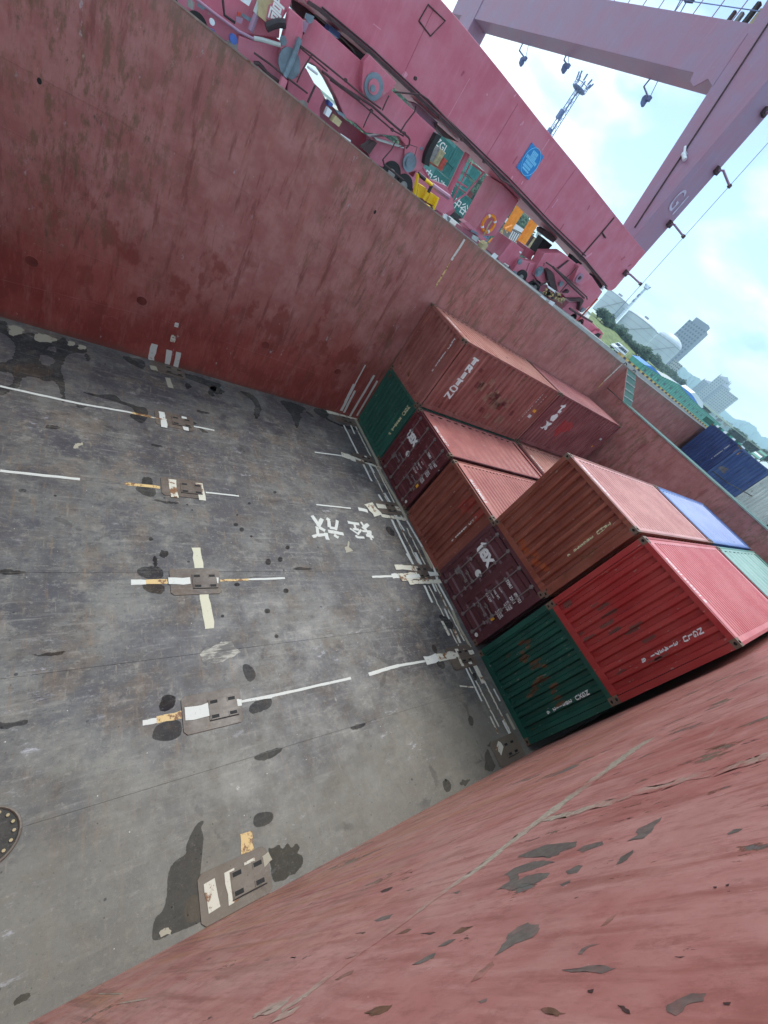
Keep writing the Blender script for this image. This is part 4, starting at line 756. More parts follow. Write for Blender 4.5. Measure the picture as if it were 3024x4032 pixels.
for c, z_, A_ in ((C4, 'A2', dict(y=(697, 1110), p=(418, 718), l=(583, 742), c=(568, 1243), t=(660, 1135))), (C2, 'B4', dict(y=(888, 968), p=(548, 525), l=(752, 503), c=(728, 1198), t=(840, 1010)))):
    sticker(c, Z(z_, A_['y']), .10, .13, 'stick'); sticker(c, Z(z_, A_['p']), .17, .20, 'plate', 'data_plate'); sticker(c, Z(z_, A_['l']), 0, 0, 'logo', 'logo', ring(.11)); sticker(c, Z(z_, A_['c']), 0, 0, 'logo', 'sticker', ring(.06))
    sticker(c, Z(z_, A_['t']), 0, 0, 'plate', 'warning_mark', ([(-.06, -.05), (.06, -.05), (0, .06)], [(0, 1, 2)]))
# side lettering and patches on the upper stack by the far wall
a, b = Z('C7', (352, 680), (140, 952)); side_stack(T1, a, b, 'TRITON', 1.7, .30, bold=.018)
for tt, q, s_ in (('t', (1068, 1055), .78), ('e', (1008, 1122), .72), ('x', (948, 1190), .72)): side_put(T1b, Z('C7', q), text2d(tt, s_, .03))
a, b = Z('C7', (908, 955), (722, 1160)); side_stack(T1, a, b, 'TRHU 269613 0', .8, .09); a, b = Z('C7', (938, 968), (882, 1030)); side_stack(T1, a, b, '22G1', .8, .07)
a, b = Z('C7', (1440, 1215), (1290, 1365)); side_stack(T1b, a, b, 'TEMU 233485 1', .8, .09); a, b = Z('C7', (1470, 1222), (1425, 1270)); side_stack(T1b, a, b, '22G1', .8, .07)
side_put(T1, Z('C7', (838, 1078)), rect2d(.20, .12), 'stick', 'sticker'); side_put(T1, Z('C7', (798, 1120)), rect2d(.2, .14), 'logo', 'sticker'); side_put(T1b, Z('C7', (1310, 1368)), rect2d(.16, .1), 'stick', 'sticker'); side_put(T1b, Z('C7', (1382, 1308)), rect2d(.14, .1), 'logo', 'sticker')
M['redpatch2'] = paint('dull_red_patch', lin(138, 56, 46), lin(150, 66, 56), .1, .45, 2, .1); M['orpatch'] = paint('orange_brown_patch', lin(156, 78, 44), lin(150, 70, 48), .1, .45, 2, .1); M['redpatch'] = paint('bright_red_patch', lin(150, 52, 54), lin(160, 62, 62), 0, .45, 2, .1); M['tanpatch'] = paint('bare_tan_patch', lin(138, 96, 82), lin(156, 118, 100), -.2, .5, 5, .4); M['darkred'] = paint('dark_red_patch', lin(112, 52, 50), lin(122, 60, 58), -.3, .5, 6, .1)
side_put(T1b, Z('C7', (1075, 1225)), (jag([(-.45, -.15), (-.1, -.5), (.15, -.15), (.5, .0), (.5, .3), (.05, .5), (-.1, .35), (-.4, .4)], .04, 1, 3), [tuple(range(16))]), 'redpatch', 'repair_patch')
_r = random.Random(5)
for i in range(30):
    q = (_r.gauss(500, 75), 0); q = (q[0], 985 + (q[0] - 500) * .42 + _r.gauss(0, 62)); side_put(T1, Z('C7', q), (jag(rect2d(_r.uniform(.12, .42), _r.uniform(.12, .34))[0], .05, 1, i), [tuple(range(8))]), 'tanpatch' if i < 20 else 'darkred', 'scraped_patch')
for i, (q, w, h) in enumerate([((1035, 820), .3, .35), ((1080, 790), .3, .3), ((1130, 870), .25, .4), ((1060, 830), .35, .2)]): end_text(C3, Z('A1', q), '', 0, 'redpatch2', vs=(jag(rect2d(w, h)[0], .05, 1, i), [tuple(range(8))]), name='repair_patch')
for q in ((1415, 1060), (1440, 1110), (1500, 1180), (1560, 1215), (1500, 1140)): end_text(T4, Z('A1', q), '', 0, 'orpatch', vs=(jag(rect2d(.22, .16)[0], .05, 1, q[0]), [tuple(range(8))]), name='repair_patch')
M['rustscuff'] = paint('rust_scuff', lin(96, 66, 46), lin(112, 84, 60), .6, .6, 8, .5); M['scuffred'] = paint('grey_scuff', lin(122, 62, 56), lin(104, 70, 62), .5, .5, 9, .4)
_r = random.Random(12)
for i, (q, n_) in enumerate([((240, 510), 3), ((260, 590), 4), ((300, 630), 4), ((340, 700), 3), ((300, 790), 4), ((400, 760), 2), ((220, 560), 2), ((430, 820), 2)]):
    for k in range(n_):
        h = _r.uniform(.12, .38); end_text(C5, Z('A3', (q[0] + _r.gauss(0, 22), q[1] + _r.gauss(0, 18))), '', 0, 'rustscuff', vs=(jag([(-.02, -h / 2), (.03, -h / 2), (.045, 0), (.02, h / 2), (-.03, h / 2), (-.04, 0)], .12, 2, i * 7 + k), [tuple(range(24))]), name='rust_scuff')
for i, (q, w, h) in enumerate([((480, 255), .22, .24), ((690, 280), .05, .3), ((730, 320), .05, .4), ((760, 420), .06, .3), ((650, 270), .04, .2), ((860, 420), .05, .35), ((890, 390), .05, .3), ((960, 470), .04, .3), ((1000, 590), .04, .3), ((620, 460), .05, .3), ((720, 380), .05, .35), ((1040, 570), .04, .3), ((800, 660), .04, .25), ((560, 440), .05, .2)]):
    end_text(T5, Z('A3', q), '', 0, 'scuffred', vs=(jag([(-w / 2, -h / 2), (w / 2, -h / 2), (w * .6, 0), (w / 2, h / 2), (-w / 2, h / 2), (-w * .6, 0)], .14, 2, i), [tuple(range(24))]), name='scuff')
# roof numbers near the front header
for c, q, tt in ((C2, Z('A1', (878, 350)), 'TEMU 141627 7'), (C3, Z('A1', (1130, 715)), 'ELLU 294656 5'), (T4, Z('Z7', (-30, 800)), 'TRHU 380598 6'), (T5, (2710, 2280), 'NGLU 314371 8'), (T1, Z('C7', (165, 355)), 'TRHU 269613 0'), (C2b, Z('C7', (790, 1475)), 'TCLU 314208 4')):
    roof_text(c, q, tt, .17, wide=.9)

# ---- next hold
nb1 = cpaint('navy_panel', lin(40, 54, 100), lin(54, 72, 122), .05, 14, (lin(60, 80, 130), lin(80, 100, 150))); nb2 = cpaint('mid_blue_panel', lin(58, 82, 132), lin(76, 100, 146), .12, 15, (lin(90, 110, 160), lin(100, 120, 170))); nwh = cpaint('dirty_white_panel', lin(196, 204, 198), lin(214, 220, 212), .35, 16, (lin(180, 190, 190), lin(200, 205, 205)))
nmr = cpaint('violet_maroon_panel', lin(92, 54, 66), lin(104, 66, 76), 0, 17, (lin(120, 80, 86), lin(130, 90, 96)))
XN = 26.7
for y, m, top, lb in ((9.86, nb1, 7.87, 'navy blue container in the next hold, leftmost behind the bulkhead'), (7.38, nb2, 7.80, 'lighter blue container with a yellow mark next to the navy one in the next hold'), (4.9, nwh, 7.72, 'dirty white stained container right of the blue ones in the next hold'), (2.42, nmr, 7.5, 'violet-maroon container at the right edge of the photo in the next hold')):
    for k in range(3):
        c = container((XN, y, top - 2.591 * (k + 1) - .004 * k), lb if k == 0 else 'hidden container under the ' + lb.split(' container')[0] + ' one in the next hold, tier %s' % ('two' if k == 1 else 'three'), m)
        if k == 0 and m is nb1: end_stack(c, Z('C6', (1062, 1385)), Z('C6', (785, 1575)), 'CBHU 330426 1', w=1.2)
        if k == 0 and m is nb2: end_text(c, Z('C6', (1175, 1487)), '85', .34, 'stick', bold=.012); end_text(c, Z('C6', (970, 1740)), '', 0, 'plate', vs=(jag([(-.4, -.15), (.3, -.25), (.2, .2), (-.1, .1)], .15, 2, 3), [tuple(range(16))]), name='scuffed_patch')
# ================================================================== QUAY AND SHORE
def qz(x, y): return 7.47 + .0085 * (y - 14) + (.02 * (x - 13) if x < 13 else 0)
mb = MB(); xs = [-60, -20, 0, 13, 60, 140, 320]; ys = [14, 30, 80, 160]
P = [(x, y, qz(x, y)) for y in ys for x in xs]; n = len(xs)
mb.add(P, [(j * n + i, j * n + i + 1, (j + 1) * n + i + 1, (j + 1) * n + i) for j in range(len(ys) - 1) for i in range(n - 1)])
mb.build('quay', M['quay']); tag(COL.objects['quay'], 'pale concrete quay beside the ship', None, None, 'structure')
mb = MB(); mb.add([(-60, 14, qz(-60, 14)), (13, 14, 7.47), (320, 14, 7.47), (320, 14, -1), (-60, 14, -1)], [(0, 1, 2, 3, 4)]); o = mb.build('quay_wall', M['conc']); tag(o, 'pale concrete face of the quay above the ship side', None, None, 'structure')
sea = MB().box((-1150, -1850, -1.6), (3600, 13.9, -1.5)).build('sea', plain('harbour_water', lin(60, 80, 84), .12)); tag(sea, 'harbour water around the ship', None, None, 'structure')
M['grass'] = plain('bank_grass', lin(104, 118, 68), .9, 0, .45, .6); M['grass2'] = plain('bright_grass', lin(74, 140, 74), .9, 0, .3, .4); M['land'] = plain('far_land', lin(96, 116, 96), .9, 0, .4, .02)
# grass bank behind the van
base = [(Z('B3', (820, 1180)), 108), (Z('B6', (-60, 190)), 118), (Z('B6', (60, 330)), 122), (Z('B6', (170, 410)), 126), (Z('B6', (400, 575)), 130), (Z('B6', (690, 780)), 215), (Z('B6', (1100, 1080)), 300), (Z('B6', (1560, 1440)), 420)]
mid = [(Z('B3', (900, 1060)), 130), (Z('B6', (20, 120)), 138), (Z('B6', (170, 200)), 140), (Z('B6', (300, 340)), 144), (Z('B6', (500, 510)), 150), (Z('B6', (770, 740)), 232), (Z('B6', (1150, 1030)), 320), (Z('B6', (1600, 1400)), 440)]
crest = [(Z('B3', (960, 940)), 160), (Z('B6', (90, 40)), 165), (Z('B6', (260, 160)), 168), (Z('B6', (400, 300)), 170), (Z('B6', (600, 520)), 175), (Z('B6', (860, 730)), 245), (Z('B6', (1190, 960)), 335), (Z('B6', (1650, 1390)), 460)]
rows = [[at(q, t=t) for q, t in r] for r in (base, mid, crest)]
rows.insert(0, [p + Vector((0, 0, -1.2)) + (p - CC).normalized() * -6 for p in rows[0]])
rows.append([p + (Vector((p.x, p.y, 0)) - Vector((CC.x, CC.y, 0))).normalized() * 200 + Vector((0, 0, 7)) for p in rows[-1]])
n = len(base)
mb = MB(); mb.add([p for r in rows for p in r], [(j * n + i, j * n + i + 1, (j + 1) * n + i + 1, (j + 1) * n + i) for j in range(len(rows) - 1) for i in range(n - 1)], 0)
for k in range(len(mb.mi)): mb.mi[k] = 1 if k < 2 * (n - 1) and (k % (n - 1)) < 6 and k < (n - 1) * 1 + 0 else 0
o = mb.build('grass_bank', [M['grass'], M['grass2']]); tag(o, 'grassy bank rising behind the quay below the storage tanks', None, None, 'structure')
# far land sheet rising gently inland
mb = MB(); AZ = [R(a) for a in range(-30, 108, 8)]; DS = [(330, 17), (600, 26), (1400, 52), (2600, 88), (3300, 100)]
def hz_(a, d, z): return (CC.x + d * math.cos(a), CC.y + d * math.sin(a), z)
n = len(AZ); mb.add([hz_(a, d, z) for d, z in DS for a in AZ], [(j * n + i, j * n + i + 1, (j + 1) * n + i + 1, (j + 1) * n + i) for j in range(len(DS) - 1) for i in range(n - 1)])
tag(mb.build('land', M['land']), 'low green land behind the harbour', None, None, 'structure')
# hills
M['hill'] = plain('hill_forest', lin(58, 96, 84), .95, 0, .25, .004)
def hills(name, ridge, t, label, drop=200):
    top = [at(q, t=t) for q in ridge]; T = []
    for i in range(len(top) - 1):
        for k in range(6):
            p = top[i].lerp(top[i + 1], k / 6); T.append(p + Vector((0, 0, rnd.uniform(-3, 3) * t / 3000)))
    T.append(top[-1]); f = [(p - CC).normalized() for p in T]
    fr = [Vector((p.x - d.x * 500, p.y - d.y * 500, 40)) for p, d in zip(T, f)]; m1 = [a.lerp(b, .5) + Vector((rnd.uniform(-30, 30), rnd.uniform(-30, 30), 12 + rnd.uniform(-9, 9))) for a, b in zip(T, fr)]
    bk = [Vector((p.x + d.x * 500, p.y + d.y * 500, 40)) for p, d in zip(T, f)]; n = len(T)
    o = MB().add(fr + m1 + T + bk, [(j * n + i, j * n + i + 1, (j + 1) * n + i + 1, (j + 1) * n + i) for j in range(3) for i in range(n - 1)]).build(name, M['hill'], smooth=True)
    tag(o, label, None, None, 'structure')
hills('hill', Z('C6', (120, 60), (250, 110), (330, 165), (380, 190), (430, 245), (470, 280), (540, 320), (600, 350), (660, 420), (760, 540), (860, 690)), 2600, 'blue hill behind the tall tower and the ornate block')
hills('hill', Z('C6', (820, 740), (930, 790), (1000, 840), (1060, 905), (1110, 945), (1160, 980), (1230, 990), (1300, 1005), (1390, 1040), (1460, 1095), (1500, 1160), (1560, 1250), (1620, 1250), (1700, 1300), (1800, 1400)), 3000, 'blue double-peaked hills at the right edge of the photo')
hills('hill', Z('C6', (1240, 1110), (1310, 1060), (1360, 1040), (1420, 1060), (1480, 1110), (1500, 1180), (1560, 1270), (1640, 1310), (1760, 1420)), 2700, 'nearer blue hill with a flat shoulder at the right edge')

# foliage ------------------------------------------------------------
def mleaf(n, a, b):
    s = MT(n); return s.out(s.mix(s.ramp(s.noise(.9, 4), .35, .65), a, b), .8, None)
M['leaf'] = mleaf('hedge_leaves', lin(46, 76, 62), lin(80, 110, 86)); M['leaf2'] = mleaf('tree_leaves', lin(44, 80, 60), lin(88, 118, 84)); M['bark'] = plain('bark', lin(80, 66, 54), .9)
def foliage(mb, c, r, n, leaf, fl=1.0, rg=rnd):
    for _ in range(n):
        d = Vector((rg.gauss(0, 1), rg.gauss(0, 1), rg.gauss(0, 1))).normalized(); q = r * (rg.random() ** .35) * (1 + .25 * math.sin(d.x * 5 + c[0]) * math.cos(d.y * 4 + c[1]))
        p = Vector(c) + Vector((d.x * q, d.y * q, d.z * q * fl)); u = Vector((rg.gauss(0, 1), rg.gauss(0, 1), rg.gauss(0, .6))).normalized() * leaf * rg.uniform(.6, 1.4); w = u.orthogonal().normalized() * leaf * rg.uniform(.4, .9)
        mb.add([p - u, p + w, p + u, p - w], [(0, 1, 2, 3)])
bushes = [('B6', 150, 60, 46, 150), ('B6', 210, 125, 50, 155), ('B6', 300, 190, 58, 160), ('B6', 370, 250, 56, 160), ('B6', 440, 305, 52, 162), ('B6', 500, 385, 46, 165), ('B6', 560, 440, 50, 165), ('B6', 630, 480, 52, 165), ('B6', 712, 505, 60, 160), ('B6', 770, 570, 44, 168),
          ('B6', 850, 620, 58, 260), ('B6', 915, 700, 44, 265), ('B6', 980, 745, 40, 340), ('B6', 1050, 800, 42, 345), ('B6', 1110, 855, 38, 347), ('B6', 1170, 905, 36, 350), ('B6', 1235, 945, 40, 353), ('B6', 1040, 870, 46, 341), ('B6', 900, 770, 52, 260), ('B6', 960, 800, 40, 333), ('B6', 690, 590, 40, 160),
          ('B3', 1110, 960, 60, 150), ('B3', 1180, 1010, 60, 150), ('B3', 1250, 1060, 60, 152), ('C6', 60, 200, 50, 343), ('C6', 180, 290, 50, 347), ('C6', 330, 420, 34, 355), ('C6', 1140, 1200, 60, 300), ('C6', 1230, 1260, 60, 300), ('C6', 1370, 1390, 60, 300), ('C6', 1440, 1440, 50, 300), ('C6', 1560, 1520, 60, 300), ('C6', 1640, 1560, 60, 300)]
where = ['at the left end of the hedge', 'beside the palm', 'under the first tank', 'left of the second tank', 'in front of the second tank', 'on the bank crest', 'in the middle of the hedge', 'above the bright grass', 'tallest, between the two domed tanks', 'right of the tallest bush', 'round and full, below the third tank', 'past the third tank', 'behind the first blue roof', 'under the tall tower', 'behind the white roof', 'near the hedge end', 'last of the hedge before the ornate block']
where2 = ['low in front of the domed tank', 'at the foot of the hedge under the domed tank', 'at the foot of the hedge, just left of the domed tank bush', 'small and low under the middle tank', 'nearest the crane bogie', 'second from the crane bogie', 'third from the crane bogie', 'above the first shed roof', 'between the first and second shed roofs', 'at the very end of the hedge by the beige blocks', 'beyond the navy container, leftmost', 'beyond the navy container, second', 'beyond the lighter blue container, leftmost', 'beyond the lighter blue container, second', 'beyond the dirty white container', 'at the right edge beyond the dirty white container']
for i, (z_, x, y, r, t) in enumerate(bushes):
    q = Z(z_, (x, y)); c = at(q, t=t); rr = r * _T[z_][2] / FPX * t * 1.45
    o = thing('bush', 'dark green bush %s' % (where + where2)[i], 'bush', (c.x, c.y, c.z - rr), 'bushes along the crest of the grass bank')
    mb = MB(); foliage(mb, c, rr, 620, .30 * rr / 1.6, .85, rnd); a = mb.build('crown', M['leaf'], o); a['kind'] = 'stuff'; MB().tube([(c.x, c.y, c.z - rr * 1.3), (c.x + .1, c.y, c.z)], [rr * .09, rr * .05], 6).build('trunk', M['bark'], o)
pc = at(Z('B6', (395, 160)), t=160); o = thing('palm_tree', 'small dark palm sticking out of the hedge in front of the white tank', 'palm', (pc.x, pc.y, pc.z - 4))
MB().tube([(pc.x, pc.y, pc.z - 5), (pc.x, pc.y, pc.z)], [.25, .16], 7).build('trunk', M['bark'], o)
for k in range(12):
    a = k * math.pi / 6 + .2; mb = MB(); L = rnd.uniform(1.8, 2.7); pts = [pc + Vector((math.cos(a) * s * L, math.sin(a) * s * L, .9 * math.sin(s * 2.6) * (1 if k % 2 else .5))) for s in (0, .3, .6, 1)]
    mb.tube(pts, [.05, .04, .03, .01], 4)
    for j in range(12):
        s = (j + 1) / 13; p = pts[min(2, int(s * 3))].lerp(pts[min(3, int(s * 3) + 1)], s * 3 % 1)
        for sg in (-1, 1): d = Vector((-math.sin(a) * sg * .5, math.cos(a) * sg * .5, -.25)); mb.add([p, p + d, p + d * .9 + Vector((math.cos(a), math.sin(a), 0)) * .12], [(0, 1, 2)])
    mb.build('frond', M['leaf'], o)
# wooded slope seen under the crane
c0 = at(Z('Z2', (380, 0)), y=150); c1 = at(Z('B2', (1390, 840)), y=150)
mb = MB(); rr = random.Random(3)
mb.add([(c0.x - 4, 146, 5), (c1.x, 146, 5), (c1.x, 170, 27), (c0.x - 4, 170, 27)], [(0, 1, 2, 3)])
for i in range(190):
    f = rr.random(); p = c0.lerp(c1, f); z = rr.uniform(9, 27); foliage(mb, (p.x + rr.uniform(-2, 2), 146 + (z - 7) * 1.0, z), rr.uniform(2.2, 3.6), 120, .5, .8, rr)
o = mb.build('wooded_slope', M['leaf2']); tag(o, None, None, None, 'stuff'); o['label'] = 'dark wooded slope seen through the gap under the crane'

# ---- far buildings
UPV = Vector((-.03, -.02, 1)).normalized()
def facing(p):
    d = Vector((p.x - CC.x, p.y - CC.y, 0)).normalized(); return d, Vector((d.y, -d.x, 0))
M['tank'] = plain('white_tank_paint', lin(196, 206, 214), .5, 0, .06, .05); M['tankseam'] = plain('tank_seam', lin(150, 150, 160), .6)
def tank(q, t, wpx, hpx, dome, label):
    c = at(q, t=t); r = wpx / 2 / FPX * t; h = hpx / FPX * t; o = thing('storage_tank', label, 'tank', c - Vector((0, 0, 3)))
    nseg = 40; mb = MB(); rings = [(r, -3), (r, h), (r * 1.0, h)]; prof_ = [(r, -3), (r, h)] + [(r * math.cos(a), h + dome * math.sin(a)) for a in [math.pi / 2 * k / 6 for k in range(1, 6)]] + [(.05, h + dome)]
    V = [(c.x + a * math.cos(2 * math.pi * k / nseg), c.y + a * math.sin(2 * math.pi * k / nseg), c.z + b) for a, b in prof_ for k in range(nseg)]
    mb.add(V, [(j * nseg + k, j * nseg + (k + 1) % nseg, (j + 1) * nseg + (k + 1) % nseg, (j + 1) * nseg + k) for j in range(len(prof_) - 1) for k in range(nseg)]); mb.build('shell', M['tank'], o)
    ci = lambda z, rr=r * 1.004: [(c.x + rr * math.cos(2 * math.pi * k / nseg), c.y + rr * math.sin(2 * math.pi * k / nseg), c.z + z) for k in range(nseg + 1)]
    for z in (h * .35, h * .68, h): MB().tube(ci(z), .07 if z < h else .16, 5, 0, False).build('hoop', M['tankseam'], o)
    d, rt = facing(c); a0 = math.atan2(-d.y, -d.x)
    MB().tube([(c.x + r * 1.02 * math.cos(a0 + s * 1.1 - .5), c.y + r * 1.02 * math.sin(a0 + s * 1.1 - .5), c.z + h * s) for s in [k / 12 for k in range(13)]], .16, 5).build('stair', M['tankseam'], o)
    for k in range(14): a = 2 * math.pi * k / 14; MB().tube([(c.x + r * math.cos(a), c.y + r * math.sin(a), c.z + h), (c.x + r * math.cos(a), c.y + r * math.sin(a), c.z + h + 1.1)], .05, 4).build('rail_post', M['tankseam'], o)
    mb = MB(); mb.box((c.x - 1.2, c.y - 1.2, c.z + h + dome - .2), (c.x + 1.2, c.y + 1.2, c.z + h + dome + 1.4)); mb.build('roof_vent', M['tankseam'], o)
tank(Z('Z6', (371, 459)), 300, 98, 60, 1.0, 'white storage tank nearest the crane leg'); tank(Z('Z6', (557, 653)), 300, 140, 62, 2.5, 'wide white storage tank in the middle of the three'); tank(Z('Z6', (767, 800)), 330, 107, 56, 6.0, 'white storage tank with a high domed roof beside the tower')
M['bldg'] = plain('grey_building', lin(128, 130, 146), .8, 0, .06, .05); M['bldg2'] = plain('beige_building', lin(172, 168, 162), .8, 0, .06, .05); M['bldg3'] = plain('stone_building', lin(138, 134, 144), .8, 0, .1, .03); M['wind'] = plain('window_dark', lin(56, 62, 82), .3)
def tower(q, t, wpx, hpx, label, mat, nw, nf, dep=.8, yaw=0, roof='flat', cat='building', name='apartment_building', wmat='wind', base=6):
    c = at(q, t=t); d, rt = facing(c); cy, sy = math.cos(yaw), math.sin(yaw); d, rt = (d * cy + rt * sy), (rt * cy - d * sy)
    k = t / FPX; w, h = wpx * k / 2, hpx * k; dp = w * dep; up = UPV; c = c + d * dp; o = thing(name, label, cat, c - up * base)
    mb = MB(); mb.obox(c + up * (h - base) / 2, rt * w, d * dp, up * (h + base) / 2); mb.build('wall', mat, o)
    if roof == 'step': mb = MB(); mb.obox(c + up * (h + h * .06), rt * w * .72, d * dp * .8, up * h * .06); mb.build('roof', mat, o)
    elif roof == 'spire':
        mb = MB(); b = [c + up * h + rt * a * w + d * e * dp for a, e in ((-1, -1), (1, -1), (1, 1), (-1, 1))]; mb.add(b + [c + up * (h * 1.16)], [(0, 1, 4), (1, 2, 4), (2, 3, 4), (3, 0, 4)]); mb.build('roof', M['bldg'], o)
        for a in (-1, 1):
            for e in (-1, 1): p = c + up * h + rt * a * w * .9 + d * e * dp * .9; MB().tube([p - up * h * .02, p + up * h * .05, p + up * h * .13], [w * .14, w * .1, .05], 6).build('pinnacle', mat, o)
    else: mb = MB(); mb.obox(c + up * (h + h * .012), rt * w * 1.03, d * dp * 1.03, up * h * .012); mb.build('cornice', mat, o)
    mb = MB(); mb.box((-.5, -.5, -.5), (.5, .5, .5)); wm = mb.mesh('window'); wm.materials.append(M[wmat])
    ww, hh = 2 * w / nw * .5, h / nf * .5
    for fdir, wid, off, nn in ((rt, w, -d * dp, nw), (-d, dp, -rt * w, max(2, int(nw * dep * .8))), (d, dp, rt * w, max(2, int(nw * dep * .8)))):
        for i in range(nn):
            for j in range(nf):
                p = c + off + fdir * (wid * (2 * (i + .5) / nn - 1)) + up * (h * (j + .6) / nf)
                ob = bpy.data.objects.new('window', wm); COL.objects.link(ob); ob.parent = o
                nrm = off.normalized(); mtx = Matrix((fdir * (2 * wid / nn * .5), nrm * .3, up * hh)).transposed().to_4x4(); mtx.translation = p - Vector(o.location); ob.matrix_local = mtx
    return o
tower(Z('Z6', (815, 838)), 800, 78, 150, 'tall grey tower block with a stepped top standing right of the domed tank', M['bldg'], 7, 12, .7, .25, 'step')
tower(Z('Z6', (895, 915)), 700, 40, 30, 'low beige block with round windows at the foot of the tower', M['bldg2'], 5, 3, .6, 0)
K = 'C6'
tower(Z(K, (500, 620)), 1400, 44, 62, 'leftmost ornate block with spires in the distant cluster', M['bldg3'], 5, 9, .8, .2, 'spire')
tower(Z(K, (600, 680)), 1350, 46, 96, 'tallest ornate block of the distant cluster', M['bldg2'], 5, 12, .8, .2, 'spire')
tower(Z(K, (690, 730)), 1300, 34, 78, 'narrow ornate block in the middle of the cluster', M['bldg3'], 4, 10, .8, .2, 'spire')
tower(Z(K, (788, 800)), 1200, 66, 72, 'wide beige apartment block at the right of the cluster', M['bldg2'], 8, 9, .6, .15, 'flat')
tower(Z(K, (940, 640)), 1250, 24, 26, 'square turret with a mast on top of the right-hand block', M['bldg'], 3, 3, .9, .15, 'spire')
rr = random.Random(11)
for i in range(36):
    f = rr.random(); q = (860 + f * 760, 935 + f * 560 + rr.uniform(-25, 30)); 
    t = rr.uniform(700, 1100); w = rr.uniform(5, 11); tower(Z(K, q), t, w, rr.uniform(4, 9), ['small white house of the far town under the hills', 'small beige house of the far town under the hills', 'small grey house of the far town under the hills'][i % 3], [M['conc'], M['bldg2'], M['bldg3']][i % 3], 3, 2, .8, rr.uniform(-.3, .5), 'flat', 'house', 'house', base=3)['group'] = 'houses of the far town'

# ---- green sheds behind the kerb
YS = 78.0
M['tealp'] = plain('green_shed_panel', lin(84, 158, 140), .5, 0, .15, .8); M['tealf'] = plain('green_shed_post', lin(40, 128, 108), .5); M['bluer'] = plain('blue_sheet_roof', lin(50, 128, 220), .45, 0, .05)
sh = thing('site_shed', 'long low green panelled shed row with dark windows behind the striped kerb', 'shed', at(Z('B6', (1000, 1050)), y=YS))
top = [at(Z('B6', p), y=YS) for p in ((690, 690), (800, 765), (930, 850), (1190, 975), (1340, 1150), (1500, 1300), (1640, 1420), (1800, 1560))]; bot = [at(Z('B6', p), y=YS) for p in ((650, 745), (760, 830), (860, 910), (1050, 1050), (1200, 1180), (1400, 1340), (1560, 1470), (1740, 1610))]
def tl_(L, x):
    for i in range(len(L) - 1):
        if L[i].x <= x <= L[i + 1].x: return L[i].z + (L[i + 1].z - L[i].z) * (x - L[i].x) / (L[i + 1].x - L[i].x)
    return L[0].z if x < L[0].x else L[-1].z
x = top[0].x; k = 0; W_ = 2.0
while x < top[-1].x:
    z0, z1 = min(tl_(bot, x), 8.4), tl_(top, x + 1); MB().box((x + .08, YS, z0 - 1.4), (x + W_ - .08, YS + .12, z1)).build('wall_panel', M['tealp'], sh)
    MB().box((x - .09, YS - .08, z0 - 1.4), (x + .09, YS + .16, z1 + .05)).build('post', M['tealf'], sh)
    if k % 3 == 1: zz = z0 + (z1 - z0) * .5; MB().box((x + .5, YS - .06, zz - .35), (x + 1.5, YS + .02, zz + .45)).build('window', M['wind'], sh)
    x += W_; k += 1
    if k > 60: break
MB().tube([Vector((p.x, YS - .1, p.z)) for p in top], .12, 5).build('top_rail', M['tealf'], sh); MB().tube([Vector((p.x, YS - .1, (p.z + q.z) / 2)) for p, q in zip(top, bot)], .07, 5).build('rail', M['tealf'], sh)
def proof(pts, mat, label, y=YS + 2, dep=6):
    v = [at(Z('B6', p), y=y) for p in pts]; o = thing('sheet_roof_shed', label, 'shed', (v[0].x, y, v[0].z)); MB().prism(v, (0, dep, 0)).build('roof', M[mat], o); lo = min(p.z for p in v); x0, x1 = min(p.x for p in v), max(p.x for p in v); MB().box((x0, y + .4, 7.5), (x1, y + dep - .4, lo)).build('wall', M['tealp'], o)
proof(((690, 684), (800, 712), (850, 750), (940, 850), (880, 830)), 'bluer', 'shed with a bright blue roof at the left end of the green row'); proof(((935, 852), (1060, 905), (1185, 968), (1290, 1105), (1180, 1040)), 'conc', 'shed with a pale roof between the two blue roofs'); proof(((1185, 968), (1290, 1045), (1400, 1140), (1500, 1310), (1430, 1270), (1300, 1140)), 'bluer', 'shed with the larger bright blue roof at the right')
proof(((1370, 1100), (1430, 1090), (1540, 1230), (1545, 1310), (1500, 1320)), 'whitep', 'shed with a white rounded roof behind the larger blue one', YS + 12)
# ---- striped kerb
kb = thing('kerb', 'low kerb painted in yellow and black blocks along the edge of the quay', 'kerb', (22, 14.5, 7.47))
x = 14.6; k = 0; kk = M['yellow']
YB = plain('kerb_yellow', lin(196, 166, 100), .7); BB = plain('kerb_black', lin(80, 72, 78), .7)
my, mk = MB().box((-.19, -.12, 0), (.19, .12, .12)).mesh('kerb_block'), MB().box((-.155, -.12, 0), (.155, .12, .105)).mesh('kerb_block'); my.materials.append(YB); mk.materials.append(BB)
while x < 34.5:
    o = bpy.data.objects.new('kerb_block', my if k % 2 == 0 else mk); COL.objects.link(o); o.parent = kb; o.location = (x - 22, 0, .004); x += .36; k += 1
for q in ((415, 682), (540, 785)):
    p = at(Z('B6', q), y=12.75); o = thing('cleat', 'small dark cleat on the coaming %s' % ('left of the green sloped plate' if q[0] < 500 else 'above the green sloped plate'), 'cleat', (p.x, 12.75, ZT))
    MB().tube([(p.x - .16, 12.75, ZT), (p.x - .12, 12.75, ZT + .09), (p.x + .02, 12.75, ZT + .10), (p.x + .1, 12.75, ZT + .04), (p.x + .16, 12.75, ZT + .06)], .022, 6).build('hook', M['black'], o); MB().box((p.x - .2, 12.7, ZT), (p.x + .2, 12.8, ZT + .02)).build('base', M['steel'], o)
